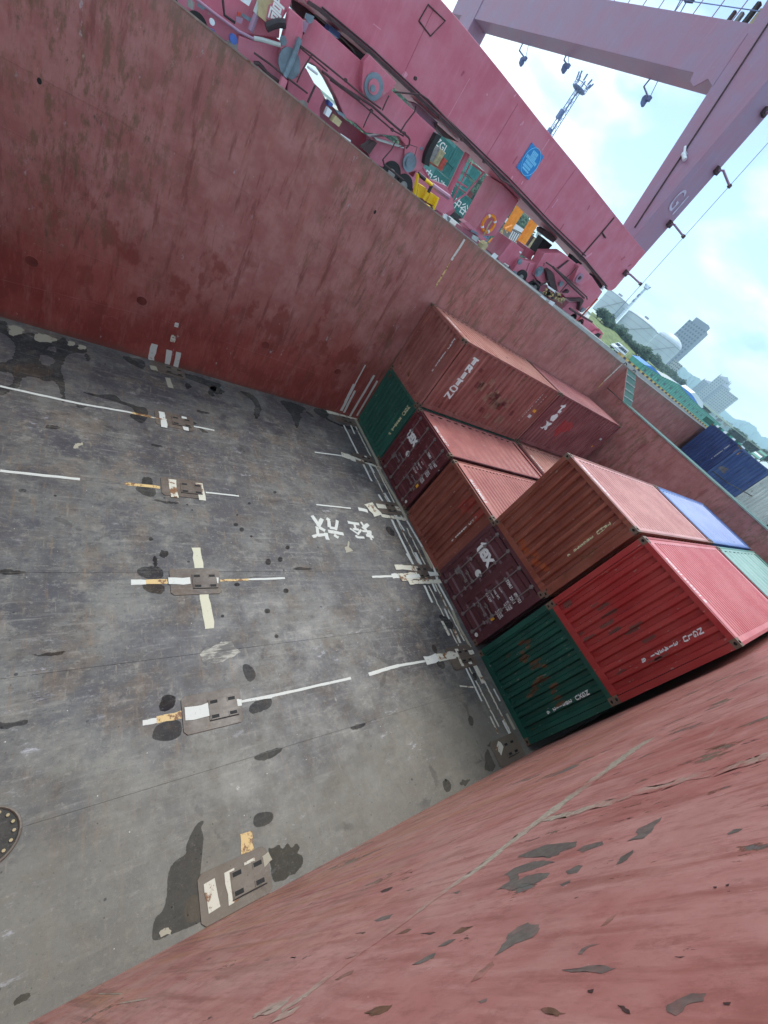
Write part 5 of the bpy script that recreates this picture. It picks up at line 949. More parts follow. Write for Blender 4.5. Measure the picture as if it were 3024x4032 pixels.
# ---- white van
vw = at(Z('B6', (275, 505)), t=112); vz = at(Z('B6', (180, 437)), t=112).z - .02
dirx = Vector((1, -.12, 0)).normalized(); 
van = thing('van', 'white passenger van parked on the quay by the grass bank', 'van', (vw.x, vw.y, vz)); van.rotation_euler.z = math.atan2(dirx.y, dirx.x)
def lb(n, pts, w, mat, par=van, y0=None):
    mb = MB(); y0 = -w / 2 if y0 is None else y0; mb.prism([(x, y0, z) for x, z in pts], (0, w, 0)); return mb.build(n, mat, par, local=True)
VW = plain('van_white', lin(222, 228, 232), .3, 0, .03)
body = lb('body', [(-2.7, .45), (-2.7, .95), (-2.55, 1.15), (-1.9, 1.45), (-1.25, 2.15), (-.9, 2.3), (2.3, 2.3), (2.5, 2.15), (2.55, .45)], 1.95, VW)
for a, b in ((-1.05, -.35), (-.25, .75), (.85, 1.75), (1.85, 2.35)): lb('side_window', [(a, 1.3), (a, 1.95), (b, 1.95), (b, 1.3)], .03, M['glass'], van, -.99)
lb('windscreen', [(-1.88, 1.5), (-1.3, 2.1), (-1.27, 2.07), (-1.84, 1.47)], 1.7, M['glass'])
lb('front_window', [(-1.75, 1.3), (-1.75, 1.5), (-1.3, 1.95), (-1.15, 1.95), (-1.15, 1.3)], .03, M['glass'], van, -.99)
lb('trim_strip', [(-2.6, .75), (-2.6, .85), (2.5, .85), (2.5, .75)], .03, M['grease'], van, -1.0)
lb('headlight', [(-2.72, .8), (-2.72, 1.0), (-2.5, 1.0), (-2.5, .8)], .3, M['glass'], van, -.95); lb('bumper', [(-2.78, .4), (-2.78, .65), (-2.5, .65), (-2.5, .4)], 1.9, M['grease'])
lb('door_line', [(-.32, .6), (-.32, 2.1), (-.29, 2.1), (-.29, .6)], .02, M['grease'], van, -.985)
for x in (-1.75, 1.45):
    for y in (-.82, .82):
        w_ = MB().tube([(x, y - .12, .35), (x, y + .12, .35)], .35, 18).build('wheel', M['black'], van, local=True); MB().tube([(x, y - .14, .35), (x, y - .10, .35)], .19, 12).build('rim', M['steel'], w_, local=True)
lb('mirror', [(-1.7, 1.35), (-1.7, 1.6), (-1.55, 1.6), (-1.55, 1.35)], .15, M['grease'], van, -1.15)
MB().tube([(-2.3, -.5, 2.0), (-1.5, -.5, 3.3)], .04, 5).build('antenna', M['conc'], van, local=True)
# ---- light masts
def mast(q, t, wpx, label, zb):
    c = at(q, t=t); k = t / FPX; w = wpx * k / 2; o = thing('light_mast', label, 'light mast', (c.x, c.y, zb)); mb = MB(); hw = w * .26; H_ = c.z - zb
    dn = Vector((-.035, -.03, 1)).normalized(); b0 = Vector((c.x, c.y, c.z)) - dn * (H_ / dn.z); cr = []
    for a, e in ((-1, -1), (1, -1), (1, 1), (-1, 1)): mb.tube([b0 + Vector((a * hw * 1.7, e * hw * 1.7, 0)), c + Vector((a * hw, e * hw, 0))], w * .055, 5)
    nb = int(H_ / (w * .9))
    for j in range(nb):
        f0, f1 = j / nb, (j + 1) / nb
        for a, e, a2, e2 in ((-1, -1, 1, -1), (1, -1, 1, 1), (1, 1, -1, 1), (-1, 1, -1, -1)):
            s0, s1 = 1.7 - .7 * f0, 1.7 - .7 * f1; p = b0.lerp(c, f0) + Vector((a * hw * s0, e * hw * s0, 0)); r_ = b0.lerp(c, f1) + Vector((a2 * hw * s1, e2 * hw * s1, 0)); mb.tube([p, r_], w * .03, 4, 0, False)
    mb.build('lattice', M['mast'], o)['kind'] = 'stuff'
    ring_ = lambda r, z: [c + Vector((r * math.cos(2 * math.pi * j / 16), r * math.sin(2 * math.pi * j / 16), z)) for j in range(17)]
    MB().prism(ring_(w * .95, 0)[:-1], (0, 0, w * .12)).build('platform', M['mast'], o); MB().tube(ring_(w * 1.0, w * .5), w * .04, 5, 0, False).build('guard_rail', M['mast'], o)
    for j in range(8):
        a = 2 * math.pi * j / 8; p = c + Vector((math.cos(a) * w, math.sin(a) * w, 0)); MB().tube([p, p + Vector((0, 0, w * .9))], w * .04, 4).build('rail_post', M['mast'], o)
        MB().tube([p + Vector((0, 0, w * .7)), p + Vector((math.cos(a) * .2 * w, math.sin(a) * .2 * w, w * 1.3))], w * .11, 6).build('floodlight', M['mast'], o)
    for a in (-.2, .35): p = b0.lerp(c, .78 + a * .2); mb = MB(); mb.box((p.x - hw * 2.4, p.y - hw, p.z - w * .5), (p.x - hw * 1.2, p.y + hw, p.z + w * .5)); mb.build('control_box', M['mast'], o)
M['mast'] = plain('mast_grey_blue', lin(104, 118, 160), .5)
mast(Z('Z4', (1198, 735)), 95, 60, 'tall lattice light mast rising above the crane beam against the sky', 9.0)
mast(Z('Z6', (688, 275)), 260, 21, 'distant lattice light mast in front of the storage tanks', 13.5)

# ================================================================== THE CRANE
CY = 17.0
cr = thing('gantry_crane', 'huge pink quay crane with bogies, sill beam and portal legs beyond the hold wall', 'crane', (5, CY, 7.3))
def poly(name, pts, mat, y=CY, dep=.5, parent=cr, bevel=0):
    return MB().prism([at(q, y=y) for q in pts], (0, dep, 0)).build(name, M[mat], parent, bevel=bevel)
def pipe(name, pts, r, mat, y=CY - .1, parent=cr, n=8): return MB().tube([at(q, y=y) for q in pts], r, n).build(name, M[mat], parent)
def disc(name, q, rx, mat, y, dep=.1, parent=cr, n=24):
    c = at(q, y=y); return MB().prism([(c.x + rx * math.cos(2 * math.pi * k / n), y, c.z + rx * math.sin(2 * math.pi * k / n)) for k in range(n)], (0, dep, 0)).build(name, M[mat], parent)
C1z = lambda *p: Z('C1', *p); C2z = lambda *p: Z('C2', *p); Z2z = lambda *p: Z('Z2', *p); Z3z = lambda *p: Z('Z3', *p); B2z = lambda *p: Z('B2', *p); B3z = lambda *p: Z('B3', *p)
low = [(900, -330)] + C2z((690, 60), (830, 150), (1500, 700)) + Z2z((560, 60),) * 0 + Z3z((150, 20), (600, 450), (940, 810), (1230, 1090), (1420, 1320)) if False else None
edge = [(1040, -260)] + list(C2z((690, 50), (840, 150), (1500, 700))) + list(Z3z((150, 20), (600, 450), (940, 810), (1230, 1090), (1420, 1320)))
sill = edge + list(B3z((1220, 600), (1280, 600), (1340, 560), (1560, 300), (1659, 195))) + [(2543, 993)] + list(Z3z((1659, 920), (1200, 340), (920, 0))) + list(Z('Z4', (570, 590), (400, 380), (210, 150), (70, -10))) + [(1560, -260)]
poly('sill_beam', sill, 'crane', CY, 2.1, bevel=.02)
up_ = [(u + 6, v - 9) for u, v in edge[1:]]
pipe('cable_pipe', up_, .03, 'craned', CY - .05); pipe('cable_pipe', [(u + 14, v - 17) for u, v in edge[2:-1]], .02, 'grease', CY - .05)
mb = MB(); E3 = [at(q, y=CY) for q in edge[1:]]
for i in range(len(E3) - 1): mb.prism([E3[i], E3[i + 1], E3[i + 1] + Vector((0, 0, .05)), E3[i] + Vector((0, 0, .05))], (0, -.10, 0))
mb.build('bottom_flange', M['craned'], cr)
pipe('access_hatch_seam', [Z('D', (905, 45)), Z('D', (925, 10)), Z('D', (962, 45)), Z('D', (930, 78)), Z('D', (905, 45))], .02, 'craned', CY - .01)
pipe('weld_strip', [Z3z((1490, 740)), Z3z((1390, 860)), Z3z((1210, 1070))], .035, 'craned', CY - .02); pipe('hand_hold', [Z3z((1390, 860)), Z3z((1420, 905))], .03, 'craned', CY - .04)
# blue safety board
bs = thing('safety_board', 'blue rectangular board with pale rows of writing fixed on the crane beam', 'sign', at(Z3z((800, 285)), y=CY))
poly('board', Z3z((820, 128), (917, 243), (789, 435), (692, 330)), 'blue', CY - .03, .025, bs)
M['pale'] = plain('pale_blue_print', lin(120, 200, 240), .4, 0, .03); F_ = lambda x, y: (1980 + x * .12056, 500 + y * .12056)
for i, (a, b, w, nn) in enumerate([((985, 800), (1140, 960), .105, 4), ((930, 905), (1070, 1085), .105, 5), ((785, 925), (1080, 1260), .10, 8), ((755, 1085), (960, 1320), .10, 6), ((680, 1195), (885, 1420), .085, 7), ((645, 1300), (835, 1500), .05, 1)]):
    for k in range(nn):
        f0, f1 = k / nn, (k + (.78 if nn > 1 else 1)) / nn; p, q = at(F_(*a), y=CY - .034), at(F_(*b), y=CY - .034); s_, e_ = p.lerp(q, f0), p.lerp(q, f1)
        MB().box((s_.x, CY - .035, s_.z - w * .5), (e_.x, CY - .031, s_.z + w * .5)).build('print_block', M['pale'], bs)
c = at(F_(900, 1140), y=CY); mb = MB(); mb.tube([(c.x + .40 * math.cos(2 * math.pi * k / 30), CY - .035, c.z + .43 * math.sin(2 * math.pi * k / 30)) for k in range(31)], .012, 4, 0, False); mb.build('print_ring', M['pale'], bs)
M['pinkscuff'] = plain('pale_pink_scuff', lin(212, 142, 160), .5, 0, .1, 8); M['pinkdark'] = plain('deep_pink_run', lin(166, 74, 96), .5, 0, .15, 8)
for i, (a, b, w, m) in enumerate([(Z3z((900, 190)), Z3z((960, 100)), .05, 0), (Z3z((650, 430)), Z3z((660, 400)), .06, 0), (Z3z((730, 470)), Z3z((745, 440)), .05, 0), (Z3z((980, 660)), Z3z((1030, 590)), .05, 0), (Z3z((700, 240)), Z3z((660, 300)), .05, 1), (Z3z((1290, 640)), Z3z((1270, 680)), .05, 1), (Z3z((1040, 850)), Z3z((1080, 790)), .06, 1), (Z3z((1580, 1060)), Z3z((1545, 1085)), .09, 1), (Z3z((1630, 1120)), Z3z((1600, 1140)), .08, 1),
        (Z3z((1250, 1070)), Z3z((1310, 1030)), .10, 0), (Z('Z4', (240, 620)), Z('Z4', (265, 580)), .06, 1), (Z('Z4', (310, 640)), Z('Z4', (130, 960)), .02, 0), (Z('Z4', (450, 775)), Z('Z4', (455, 765)), .06, 0), (Z('Z4', (670, 790)), Z('Z4', (690, 770)), .05, 0), (Z('Z4', (735, 1020)), Z('Z4', (750, 995)), .05, 0), (Z2z((620, 10)), Z2z((600, -30)), .16, 0), (C2z((1560, 310)), C2z((1659, 390)), .02, 0), (Z2z((1280, 150)), Z2z((1284, 156)), .05, 0), (Z2z((1550, 400)), Z2z((1580, 370)), .05, 0)]):
    stroke('paint_scuff', a, b, w, M['pinkscuff' if m == 0 else 'pinkdark'], cr, dict(y=CY - .001), i)
for x in (-2.2, 1.9, 5.9, 9.6): MB().tube([(x, CY - .002, 9.45), (x + .02, CY - .002, 11.1 + .044 * (x + 1.35))], .009, 5).build('weld_seam', M['pinkdark'], cr)
# right-hand portal leg and tie beam
mb = MB(); z0, z1 = 11.3, 26.0; xa, xb = 11.82, 13.42
def leg_y(z): return 18.05 + (z - 11.5) * .2
CL = CY + .02
mb.add([(xa, CL, z0), (xb, CL, z0), (xb, leg_y(z0), z0), (xa, leg_y(z0), z0), (xa, CL, z1), (xb, CL, z1), (xb, leg_y(z1), z1), (xa, leg_y(z1), z1)], [(0, 3, 2, 1), (4, 5, 6, 7), (0, 1, 5, 4), (1, 2, 6, 5), (2, 3, 7, 6), (3, 0, 4, 7)])
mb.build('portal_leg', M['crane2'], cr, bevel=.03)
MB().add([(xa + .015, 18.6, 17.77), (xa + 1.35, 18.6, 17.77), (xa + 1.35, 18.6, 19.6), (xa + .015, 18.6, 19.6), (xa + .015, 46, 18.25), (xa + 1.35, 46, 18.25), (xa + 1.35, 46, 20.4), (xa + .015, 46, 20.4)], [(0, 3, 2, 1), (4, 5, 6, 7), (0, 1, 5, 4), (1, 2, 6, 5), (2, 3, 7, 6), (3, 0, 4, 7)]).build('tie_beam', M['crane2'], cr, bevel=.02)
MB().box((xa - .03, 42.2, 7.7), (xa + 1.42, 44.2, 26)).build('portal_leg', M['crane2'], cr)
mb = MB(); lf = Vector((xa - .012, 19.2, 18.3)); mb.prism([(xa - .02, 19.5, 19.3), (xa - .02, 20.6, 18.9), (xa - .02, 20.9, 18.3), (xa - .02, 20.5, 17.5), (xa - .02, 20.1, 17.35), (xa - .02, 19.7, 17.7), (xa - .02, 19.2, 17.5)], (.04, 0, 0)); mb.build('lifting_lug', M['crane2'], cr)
MB().tube([(xa - .03, leg_y(z) - .75, z) for z in (12.0, 15, 18, 22)], .035, 6).build('conduit', M['craned'], cr)
# walkway railing and machinery on the tie beam
for k in range(14):
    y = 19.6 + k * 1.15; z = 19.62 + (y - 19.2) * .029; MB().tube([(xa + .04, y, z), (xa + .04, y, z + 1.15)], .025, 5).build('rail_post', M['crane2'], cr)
for dz in (.4, .78, 1.15): MB().tube([(xa + .04, 19.6, 19.63 + dz), (xa + .04, 36, 20.1 + dz)], .02, 5).build('hand_rail', M['mast'], cr)
rr = random.Random(8)
for i in range(9):
    y = 17.8 + i * .42; z = 19.6; mb = MB(); s_ = rr.uniform(.15, .42); mb.box((xa + .2, y - s_ / 2, z), (xa + .2 + s_, y + s_ / 2, z + rr.uniform(.35, .95))); mb.build('winch_part', M[['tan', 'grease', 'steel', 'craned', 'yellow'][i % 5]], cr, bevel=.03)
mb = MB(); mb.box((xa + .1, 24.0, 20.35), (xa + .5, 24.5, 20.85)); mb.build('lamp_box', M['grease'], cr)
for yy in (24.05, 24.45): MB().tube([(xa + .1, yy - .15, 19.75), (xa + .1, yy, 20.4)], .03, 5).build('lamp_bracket', M['mast'], cr)
t_ = text2d('G1', 1.25, -.0, wide=.62); 
c = at((2668, 800), y=CY); decal('lettering', t_[0], t_[1], [], lambda a, b: (c.x + a, CY - .006, c.z + b), plain('faded_white', lin(196, 186, 208), .5), cr)
# camera housing on the leg
p = at(Z('B7', (170, 1150)), y=CY); cy_ = CY + .55; q0 = at(Z('B7', (160, 1150)), x=xa - .15)
MB().tube([q0 + Vector((0, -.2, -.12)), q0 + Vector((0, .12, .06))], .085, 10).build('camera_housing', M['whitep'], cr); MB().box((q0.x - .05, q0.y + .02, q0.z - .02), (q0.x + .16, q0.y + .14, q0.z + .14)).build('camera_bracket', M['whitep'], cr); MB().tube([q0 + Vector((0, .1, .1)), q0 + Vector((.02, .3, .3))], .05, 8).build('floodlight', M['whitep'], cr)
# tensioned cable with brackets
cab = [at(q, y=CY - .55) for q in ((3024 + 60, 496), Z('B7', (820, 1600)), Z('Z6', (650, 240)), Z('B3', (1270, 1050)))]
cab2 = [cab[0], cab[3]]; MB().tube(cab2, .014, 6).build('trip_wire', M['mast'], cr)
for a, b, c_ in ((Z('B7', (640, 1370)), Z('B7', (730, 1370)), Z('B7', (820, 1595))), ((2637, 882), (2655, 885), (2691, 931)), (Z('Z6', (530, 150)), Z('Z6', (570, 165)), Z('Z6', (648, 238))), (Z('B7', (1330, 520)), Z('B7', (1420, 540)), Z('B7', (1500, 700)))):
    pa, pb, pc_ = at(a, y=CY - .03), at(b, y=CY - .35), at(c_, y=CY - .55)
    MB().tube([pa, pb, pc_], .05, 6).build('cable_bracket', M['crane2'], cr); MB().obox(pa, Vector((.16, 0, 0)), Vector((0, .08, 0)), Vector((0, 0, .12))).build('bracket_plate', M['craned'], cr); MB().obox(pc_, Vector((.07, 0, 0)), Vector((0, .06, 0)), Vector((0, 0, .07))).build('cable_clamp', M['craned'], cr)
# three hanging floodlights under the tie beam
for i, (z_, pts, hd, st) in enumerate([('Z4', ((745, 350), (715, 412), (765, 480)), (735, 503), ((790, 365), (765, 480))), ('Z4', ((1100, 445), (1080, 490), (1115, 540)), (1083, 557), ((1120, 455), (1112, 545))), ('Z5', ((600, 705), (540, 780), (585, 890)), (540, 910), ((665, 730), (590, 885)))]):
    px = xa + 1.3; P = [at(q, x=px) for q in Z(z_, *pts)]
    lp = thing('hanging_floodlight', ['floodlight hanging under the tie beam, farthest from the leg', 'middle one of the floodlights hanging under the tie beam', 'floodlight hanging under the tie beam nearest the leg'][i], 'floodlight', P[0], 'floodlights hanging under the tie beam')
    MB().tube(P, .045, 6).build('arm', M['mast'], lp); MB().tube([at(q, x=px) for q in Z(z_, *st)], .02, 5).build('stay', M['mast'], lp)
    h = at(Z(z_, hd), x=px); r_ = .2 if i < 2 else .17; MB().tube([h + Vector((0, -.16, -.2)), h + Vector((0, -.05, -.05)), h + Vector((0, .1, .12)), h + Vector((0, .18, .22))], [r_ * .5, r_, r_ * .8, r_ * .2], 10).build('lamp_head', M['mast'], lp)
    MB().obox(P[2], Vector((.08, 0, 0)), Vector((0, .1, 0)), Vector((0, 0, .1))).build('ballast_box', M['mast'], lp)

# bogies: left set ----------------------------------------------------
poly('equalizer_beam', list(C2z((690, 270), (800, 255), (1430, 820))) + list(Z2z((270, 90), (500, 115), (860, 440), (895, 500), (800, 690), (745, 760), (640, 790), (597, 740), (612, 560), (560, 492), (430, 478), (290, 462))) + list(C2z((1340, 1620), (1190, 1540), (1085, 1290), (960, 1050), (860, 900), (740, 815), (680, 825), (610, 990), (560, 1000), (560, 800), (640, 440))), 'crane', CY - .15, .55, bevel=.02)
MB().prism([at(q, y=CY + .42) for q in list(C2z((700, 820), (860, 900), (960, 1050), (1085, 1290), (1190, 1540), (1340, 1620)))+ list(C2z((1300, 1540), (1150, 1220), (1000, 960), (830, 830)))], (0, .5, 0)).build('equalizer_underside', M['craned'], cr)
poly('hanger_link', C2z((470, 100), (640, 250), (640, 440), (560, 800), (610, 880), (560, 1000), (500, 1010), (400, 930), (345, 870), (345, 620), (420, 330)), 'crane', CY - .5, .3, bevel=.03)
disc('pin_cap', C2z((465, 830)), .30, 'grey', CY - .56, .06); disc('pin_cap', C2z((385, 530)), .09, 'grey', CY - .53, .03); disc('pin_cap', C2z((575, 560)), .10, 'grey', CY - .2, .05)
poly('grey_bracket', C2z((690, 170), (790, 215), (760, 300), (720, 310), (670, 240)), 'grey', CY - .3, .1); pipe('hydraulic_rod', [C2z((600, 500)), C2z((500, 780)), C2z((400, 1000))], .07, 'grey', CY - .6); pipe('hydraulic_rod', [C2z((400, 1020)), C2z((345, 1180))], .10, 'crane', CY - .6)
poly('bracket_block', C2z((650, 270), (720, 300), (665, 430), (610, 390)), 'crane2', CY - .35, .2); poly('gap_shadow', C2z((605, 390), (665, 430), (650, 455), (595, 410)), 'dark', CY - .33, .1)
poly('hanger_plate', list(C2z((1430, 810), (1510, 715))) + list(Z2z((540, 50), (510, 110), (370, 215), (270, 150), (255, 100), (262, 0))), 'crane', CY - .45, .3, bevel=.02)
disc('pin_cap', Z2z((358, 88)), .30, 'grey', CY - .51, .06); disc('pin_boss', Z2z((358, 88)), .17, 'crane', CY - .56, .06); disc('pin_core', Z2z((350, 100)), .08, 'grey', CY - .6, .05)
disc('pin_cap', Z2z((650, 705)), .26, 'grey', CY - .22, .06); disc('pin_boss', Z2z((652, 705)), .15, 'grey', CY - .27, .06); disc('pin_cap', Z2z((747, 592)), .05, 'grey', CY - .18, .03); disc('bolt', Z2z((855, 470)), .05, 'grey', CY - .18, .03)
# neighbouring equalizer and trolleys at far left
poly('equalizer_beam', [(760, -200)] + list(C1z((640, 0), (900, 185), (1270, 470))) + list(C2z((0, 460), (330, 500), (345, 300), (480, 60), (500, -120))), 'crane', CY - .1, .5, bevel=.02)
poly('trolley_frame', [(520, -200)] + list(C1z((0, -20), (150, 60), (330, 190), (620, 370), (1020, 700), (1215, 760), (1270, 480), (900, 180), (640, 0))), 'crane', CY + .05, .5)
poly('trolley_frame', list(C1z((1265, 520))) * 0 + [C1z((1262, 515)), C2z((0, 540)), C2z((335, 605)), C2z((330, 880)), C2z((430, 960)), C2z((330, 1180)), C1z((1400, 1080)), C1z((1215, 745))], 'crane', CY - .2, .5, bevel=.02)
poly('trolley_frame', C2z((650, 885), (680, 890), (800, 1110), (885, 1200), (920, 1290), (860, 1420), (860, 1560), (700, 1440), (430, 1200), (450, 1030), (560, 1010)), 'crane', CY - .12, .45, bevel=.02)
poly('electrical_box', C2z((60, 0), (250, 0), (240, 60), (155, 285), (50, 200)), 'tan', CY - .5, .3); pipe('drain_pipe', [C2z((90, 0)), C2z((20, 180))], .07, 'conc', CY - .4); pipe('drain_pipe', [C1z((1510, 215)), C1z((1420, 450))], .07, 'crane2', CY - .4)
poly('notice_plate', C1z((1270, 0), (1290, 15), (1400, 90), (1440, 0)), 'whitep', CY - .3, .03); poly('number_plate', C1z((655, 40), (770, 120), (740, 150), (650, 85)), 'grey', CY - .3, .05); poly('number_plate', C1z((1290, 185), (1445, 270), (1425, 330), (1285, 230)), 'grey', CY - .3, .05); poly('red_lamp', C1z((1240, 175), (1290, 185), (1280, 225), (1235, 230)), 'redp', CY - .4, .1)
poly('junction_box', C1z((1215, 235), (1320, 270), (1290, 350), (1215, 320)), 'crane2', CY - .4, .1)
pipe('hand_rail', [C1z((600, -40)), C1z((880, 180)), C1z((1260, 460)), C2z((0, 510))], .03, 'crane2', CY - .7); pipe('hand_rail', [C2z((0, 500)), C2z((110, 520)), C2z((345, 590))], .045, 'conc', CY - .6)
pipe('steel_column', [C1z((550, 120)), C1z((560, 0))], .08, 'steel', CY - .5); pipe('cable', [C1z((1020, -20)), C1z((1045, 220)), C1z((1200, 330))], .03, 'grease', CY - .3)
for pts in (C2z((160, 360), (250, 320), (330, 300), (410, 310)),): pipe('rubber_hose', list(pts), .09, 'grease', CY - .65)
poly('vehicle_window', C1z((275, 85), (330, 120), (350, 155), (325, 180)), 'whitep', CY + 2, .1); poly('vehicle_window', C1z((395, 150), (445, 185), (425, 265), (395, 240)), 'whitep', CY + 2, .1)
for (a, w) in ((C1z((510, 270)), .11), (C1z((870, 320)), .06)): disc('white_drum', a, w, 'whitep', CY - .5, .1)
poly('blue_bag', C1z((830, 400), (900, 440), (950, 560), (900, 520), (850, 470)), 'blue2', CY - .8, .2); disc('blue_cap', C1z((1180, 570)), .09, 'blue2', CY - .8, .2); poly('yellow_box', C1z((815, 540), (870, 530), (920, 560), (905, 615)), 'yellow', CY - .9, .2)
poly('gear_box', C1z((1040, 640), (1120, 600), (1240, 640), (1230, 750), (1160, 760), (1050, 700)), 'steel', CY - .5, .3)
for q, r_ in ((C1z((650, 380)), .25), (C2z((50, 930)), .38), (C2z((640, 1400)), .38), (Z2z((500, 800)), .36), (Z2z((600, 900)), .36), (C1z((200, 80)), .3)): disc('wheel', q, r_, 'black', CY - .1, .3); disc('wheel_hub', q, r_ * .4, 'steel', CY - .14, .05)
pipe('fender_pipe', [C2z((0, 830)), C2z((60, 830)), C2z((110, 880)), C2z((170, 960)), C2z((360, 1100))], .05, 'craned', CY - .5)
# the character on the plate
cc_ = at(C2z((283, 165)), y=CY - .6); t_ = text2d('\u9ad8', .44, .008); poly('number_board', C2z((200, 60), (300, 20), (400, 120), (330, 300), (250, 300), (160, 240)), 'crane', CY - .55, .1)
if t_[0]: decal('lettering', t_[0], t_[1], [], lambda a, b: (cc_.x + a * .8, CY - .61, cc_.z + b), M['letter'], cr)
# pipes and rods over the left bogies
for pts, r_ in [(C2z((610, 600), (760, 710), (1000, 900), (1220, 1080), (1400, 1230), (1659, 1420)), .022), (C2z((600, 620), (740, 740), (960, 930)), .018), (C2z((890, 930), (1080, 1080), (1380, 1310)), .03), (C2z((0, 690), (200, 830), (350, 950), (700, 1220)), .022), (C2z((760, 710), (690, 820), (620, 940), (560, 1080)), .02), (C2z((800, 1120), (740, 1250), (700, 1340)), .03),
                (Z2z((0, 20), (150, 120), (340, 240), (520, 400), (640, 500), (650, 520), (645, 560), (620, 590)), .03), (Z2z((0, 30), (230, 200), (510, 440), (600, 490)), .02), (Z2z((700, 240), (690, 290), (620, 380), (570, 460)), .022), (Z2z((480, 160), (460, 200), (425, 280)), .022), (Z2z((330, 290), (300, 350), (270, 420)), .02), (Z2z((430, 680), (440, 720), (600, 850)), .03), (Z2z((540, 520), (500, 600), (430, 680)), .02),
                (Z2z((560, 580), (650, 560), (710, 580), (690, 650)), .012), (Z2z((530, 130), (740, 150), (800, 190), (1180, 590), (1400, 850), (1480, 890), (1620, 1030)), .022)]:
    pipe('service_pipe', list(pts), r_, 'craned', CY - .62)
for q in Z2z((130, 35), (340, 285), (510, 440), (610, 470), (700, 20), (900, 340), (1080, 520), (1260, 700)): disc('pipe_clamp', q, .045, 'craned', CY - .66, .08)
# gap under the sill: motor, beams, hidden dark parts
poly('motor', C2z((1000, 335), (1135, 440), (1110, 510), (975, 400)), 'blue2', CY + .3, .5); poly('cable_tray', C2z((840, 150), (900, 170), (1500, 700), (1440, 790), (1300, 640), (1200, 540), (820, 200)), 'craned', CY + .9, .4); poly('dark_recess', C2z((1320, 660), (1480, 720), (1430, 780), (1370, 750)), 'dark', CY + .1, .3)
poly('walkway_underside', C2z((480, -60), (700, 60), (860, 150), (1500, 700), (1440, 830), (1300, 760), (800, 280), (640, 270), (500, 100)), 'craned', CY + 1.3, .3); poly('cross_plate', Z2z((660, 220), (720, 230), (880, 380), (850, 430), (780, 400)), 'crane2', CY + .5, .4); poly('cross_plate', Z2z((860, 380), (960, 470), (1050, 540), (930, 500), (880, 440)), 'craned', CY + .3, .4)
poly('bumper_hose', Z2z((870, 470), (910, 490), (850, 590), (815, 680), (810, 740), (770, 720), (780, 650), (810, 580)), 'black', CY - .4, .3)
poly('trolley_frame', Z2z((330, 500), (440, 490), (600, 600), (590, 700), (620, 780), (720, 860), (700, 930), (560, 860), (420, 740), (330, 690), (310, 640)), 'crane', CY - .05, .4, bevel=.02)
poly('trolley_frame', Z2z((730, 720), (800, 840), (950, 900), (1000, 1000), (1010, 1080), (930, 1130), (860, 1080), (700, 900), (660, 860)), 'crane', CY + .1, .4)
poly('equalizer_lip', Z2z((365, 505), (600, 580), (604, 592), (380, 525)), 'conc', CY - .3, .3)
poly('control_box', C2z((970, 1400), (1020, 1450), (975, 1535), (930, 1500)), 'whitep', CY - .8, .2); poly('electrical_box', C2z((1070, 1510), (1150, 1590), (1110, 1660), (1020, 1590)), 'tan', CY - .9, .3); poly('cleat_block', Z2z((350, 530), (385, 545), (320, 640), (260, 590)), 'craned', CY - .3, .3)
poly('rear_frame', [(560, -200)] + list(C2z((330, 520), (620, 1000), (700, 1000), (860, 1160), (930, 1290), (1190, 1560))) + list(Z2z((330, 510), (600, 610), (620, 780), (730, 860), (960, 930), (1020, 1100), (930, 1180), (0, 500))) + list(C1z((1215, 760), (0, -20))), 'crane', CY + .8, .3)
poly('rear_frame', B3z((-150, 380), (60, 420), (400, 640), (480, 670), (760, 960), (900, 1060), (1130, 1290), (1050, 1450), (600, 1150), (0, 700)), 'crane', CY + .7, .3)
pipe('grab_rail', [C2z((700, 870)), C2z((830, 970))], .03, 'whitep', CY - .2); poly('motor', C2z((985, 1310), (1035, 1360), (1020, 1400), (970, 1380)), 'blue2', CY - .3, .3); poly('motor_housing', C2z((1060, 1430), (1190, 1500), (1190, 1550), (1100, 1490)), 'grey', CY - .3, .3)
# central stowage column with its ladder
MB().prism([at(q, y=CY + .6) for q in Z3z((578, 468), (712, 602), (520, 890), (335, 890))], (0, 1.3, 0)).build('stowage_column', M['crane'], cr, bevel=.02)
poly('column_shelf', Z3z((255, 780), (290, 775), (450, 920), (430, 950)), 'crane', CY + .2, .4); poly('shelf_foot', Z3z((250, 820), (330, 860), (410, 960), (390, 990), (200, 900)), 'crane', CY + .4, .5); poly('white_plate', Z3z((340, 880), (385, 905), (365, 940), (325, 910)), 'conc', CY - .1, .05); poly('grey_pad', Z3z((330, 840), (375, 865), (390, 890), (320, 855)), 'grey', CY + .1, .08)
for pts, r_ in [(Z2z((1120, 630), (960, 960)), .12), (Z2z((1150, 700), (1000, 1010)), .03), (Z2z((1250, 790), (1110, 960), (990, 1040)), .035), (Z2z((1160, 720), (1260, 790)), .03), (Z2z((1020, 850), (1120, 910)), .03), (Z2z((740, 720), (810, 840)), .04)]: pipe('ladder_rail', list(pts), r_, 'crane', CY + .5)
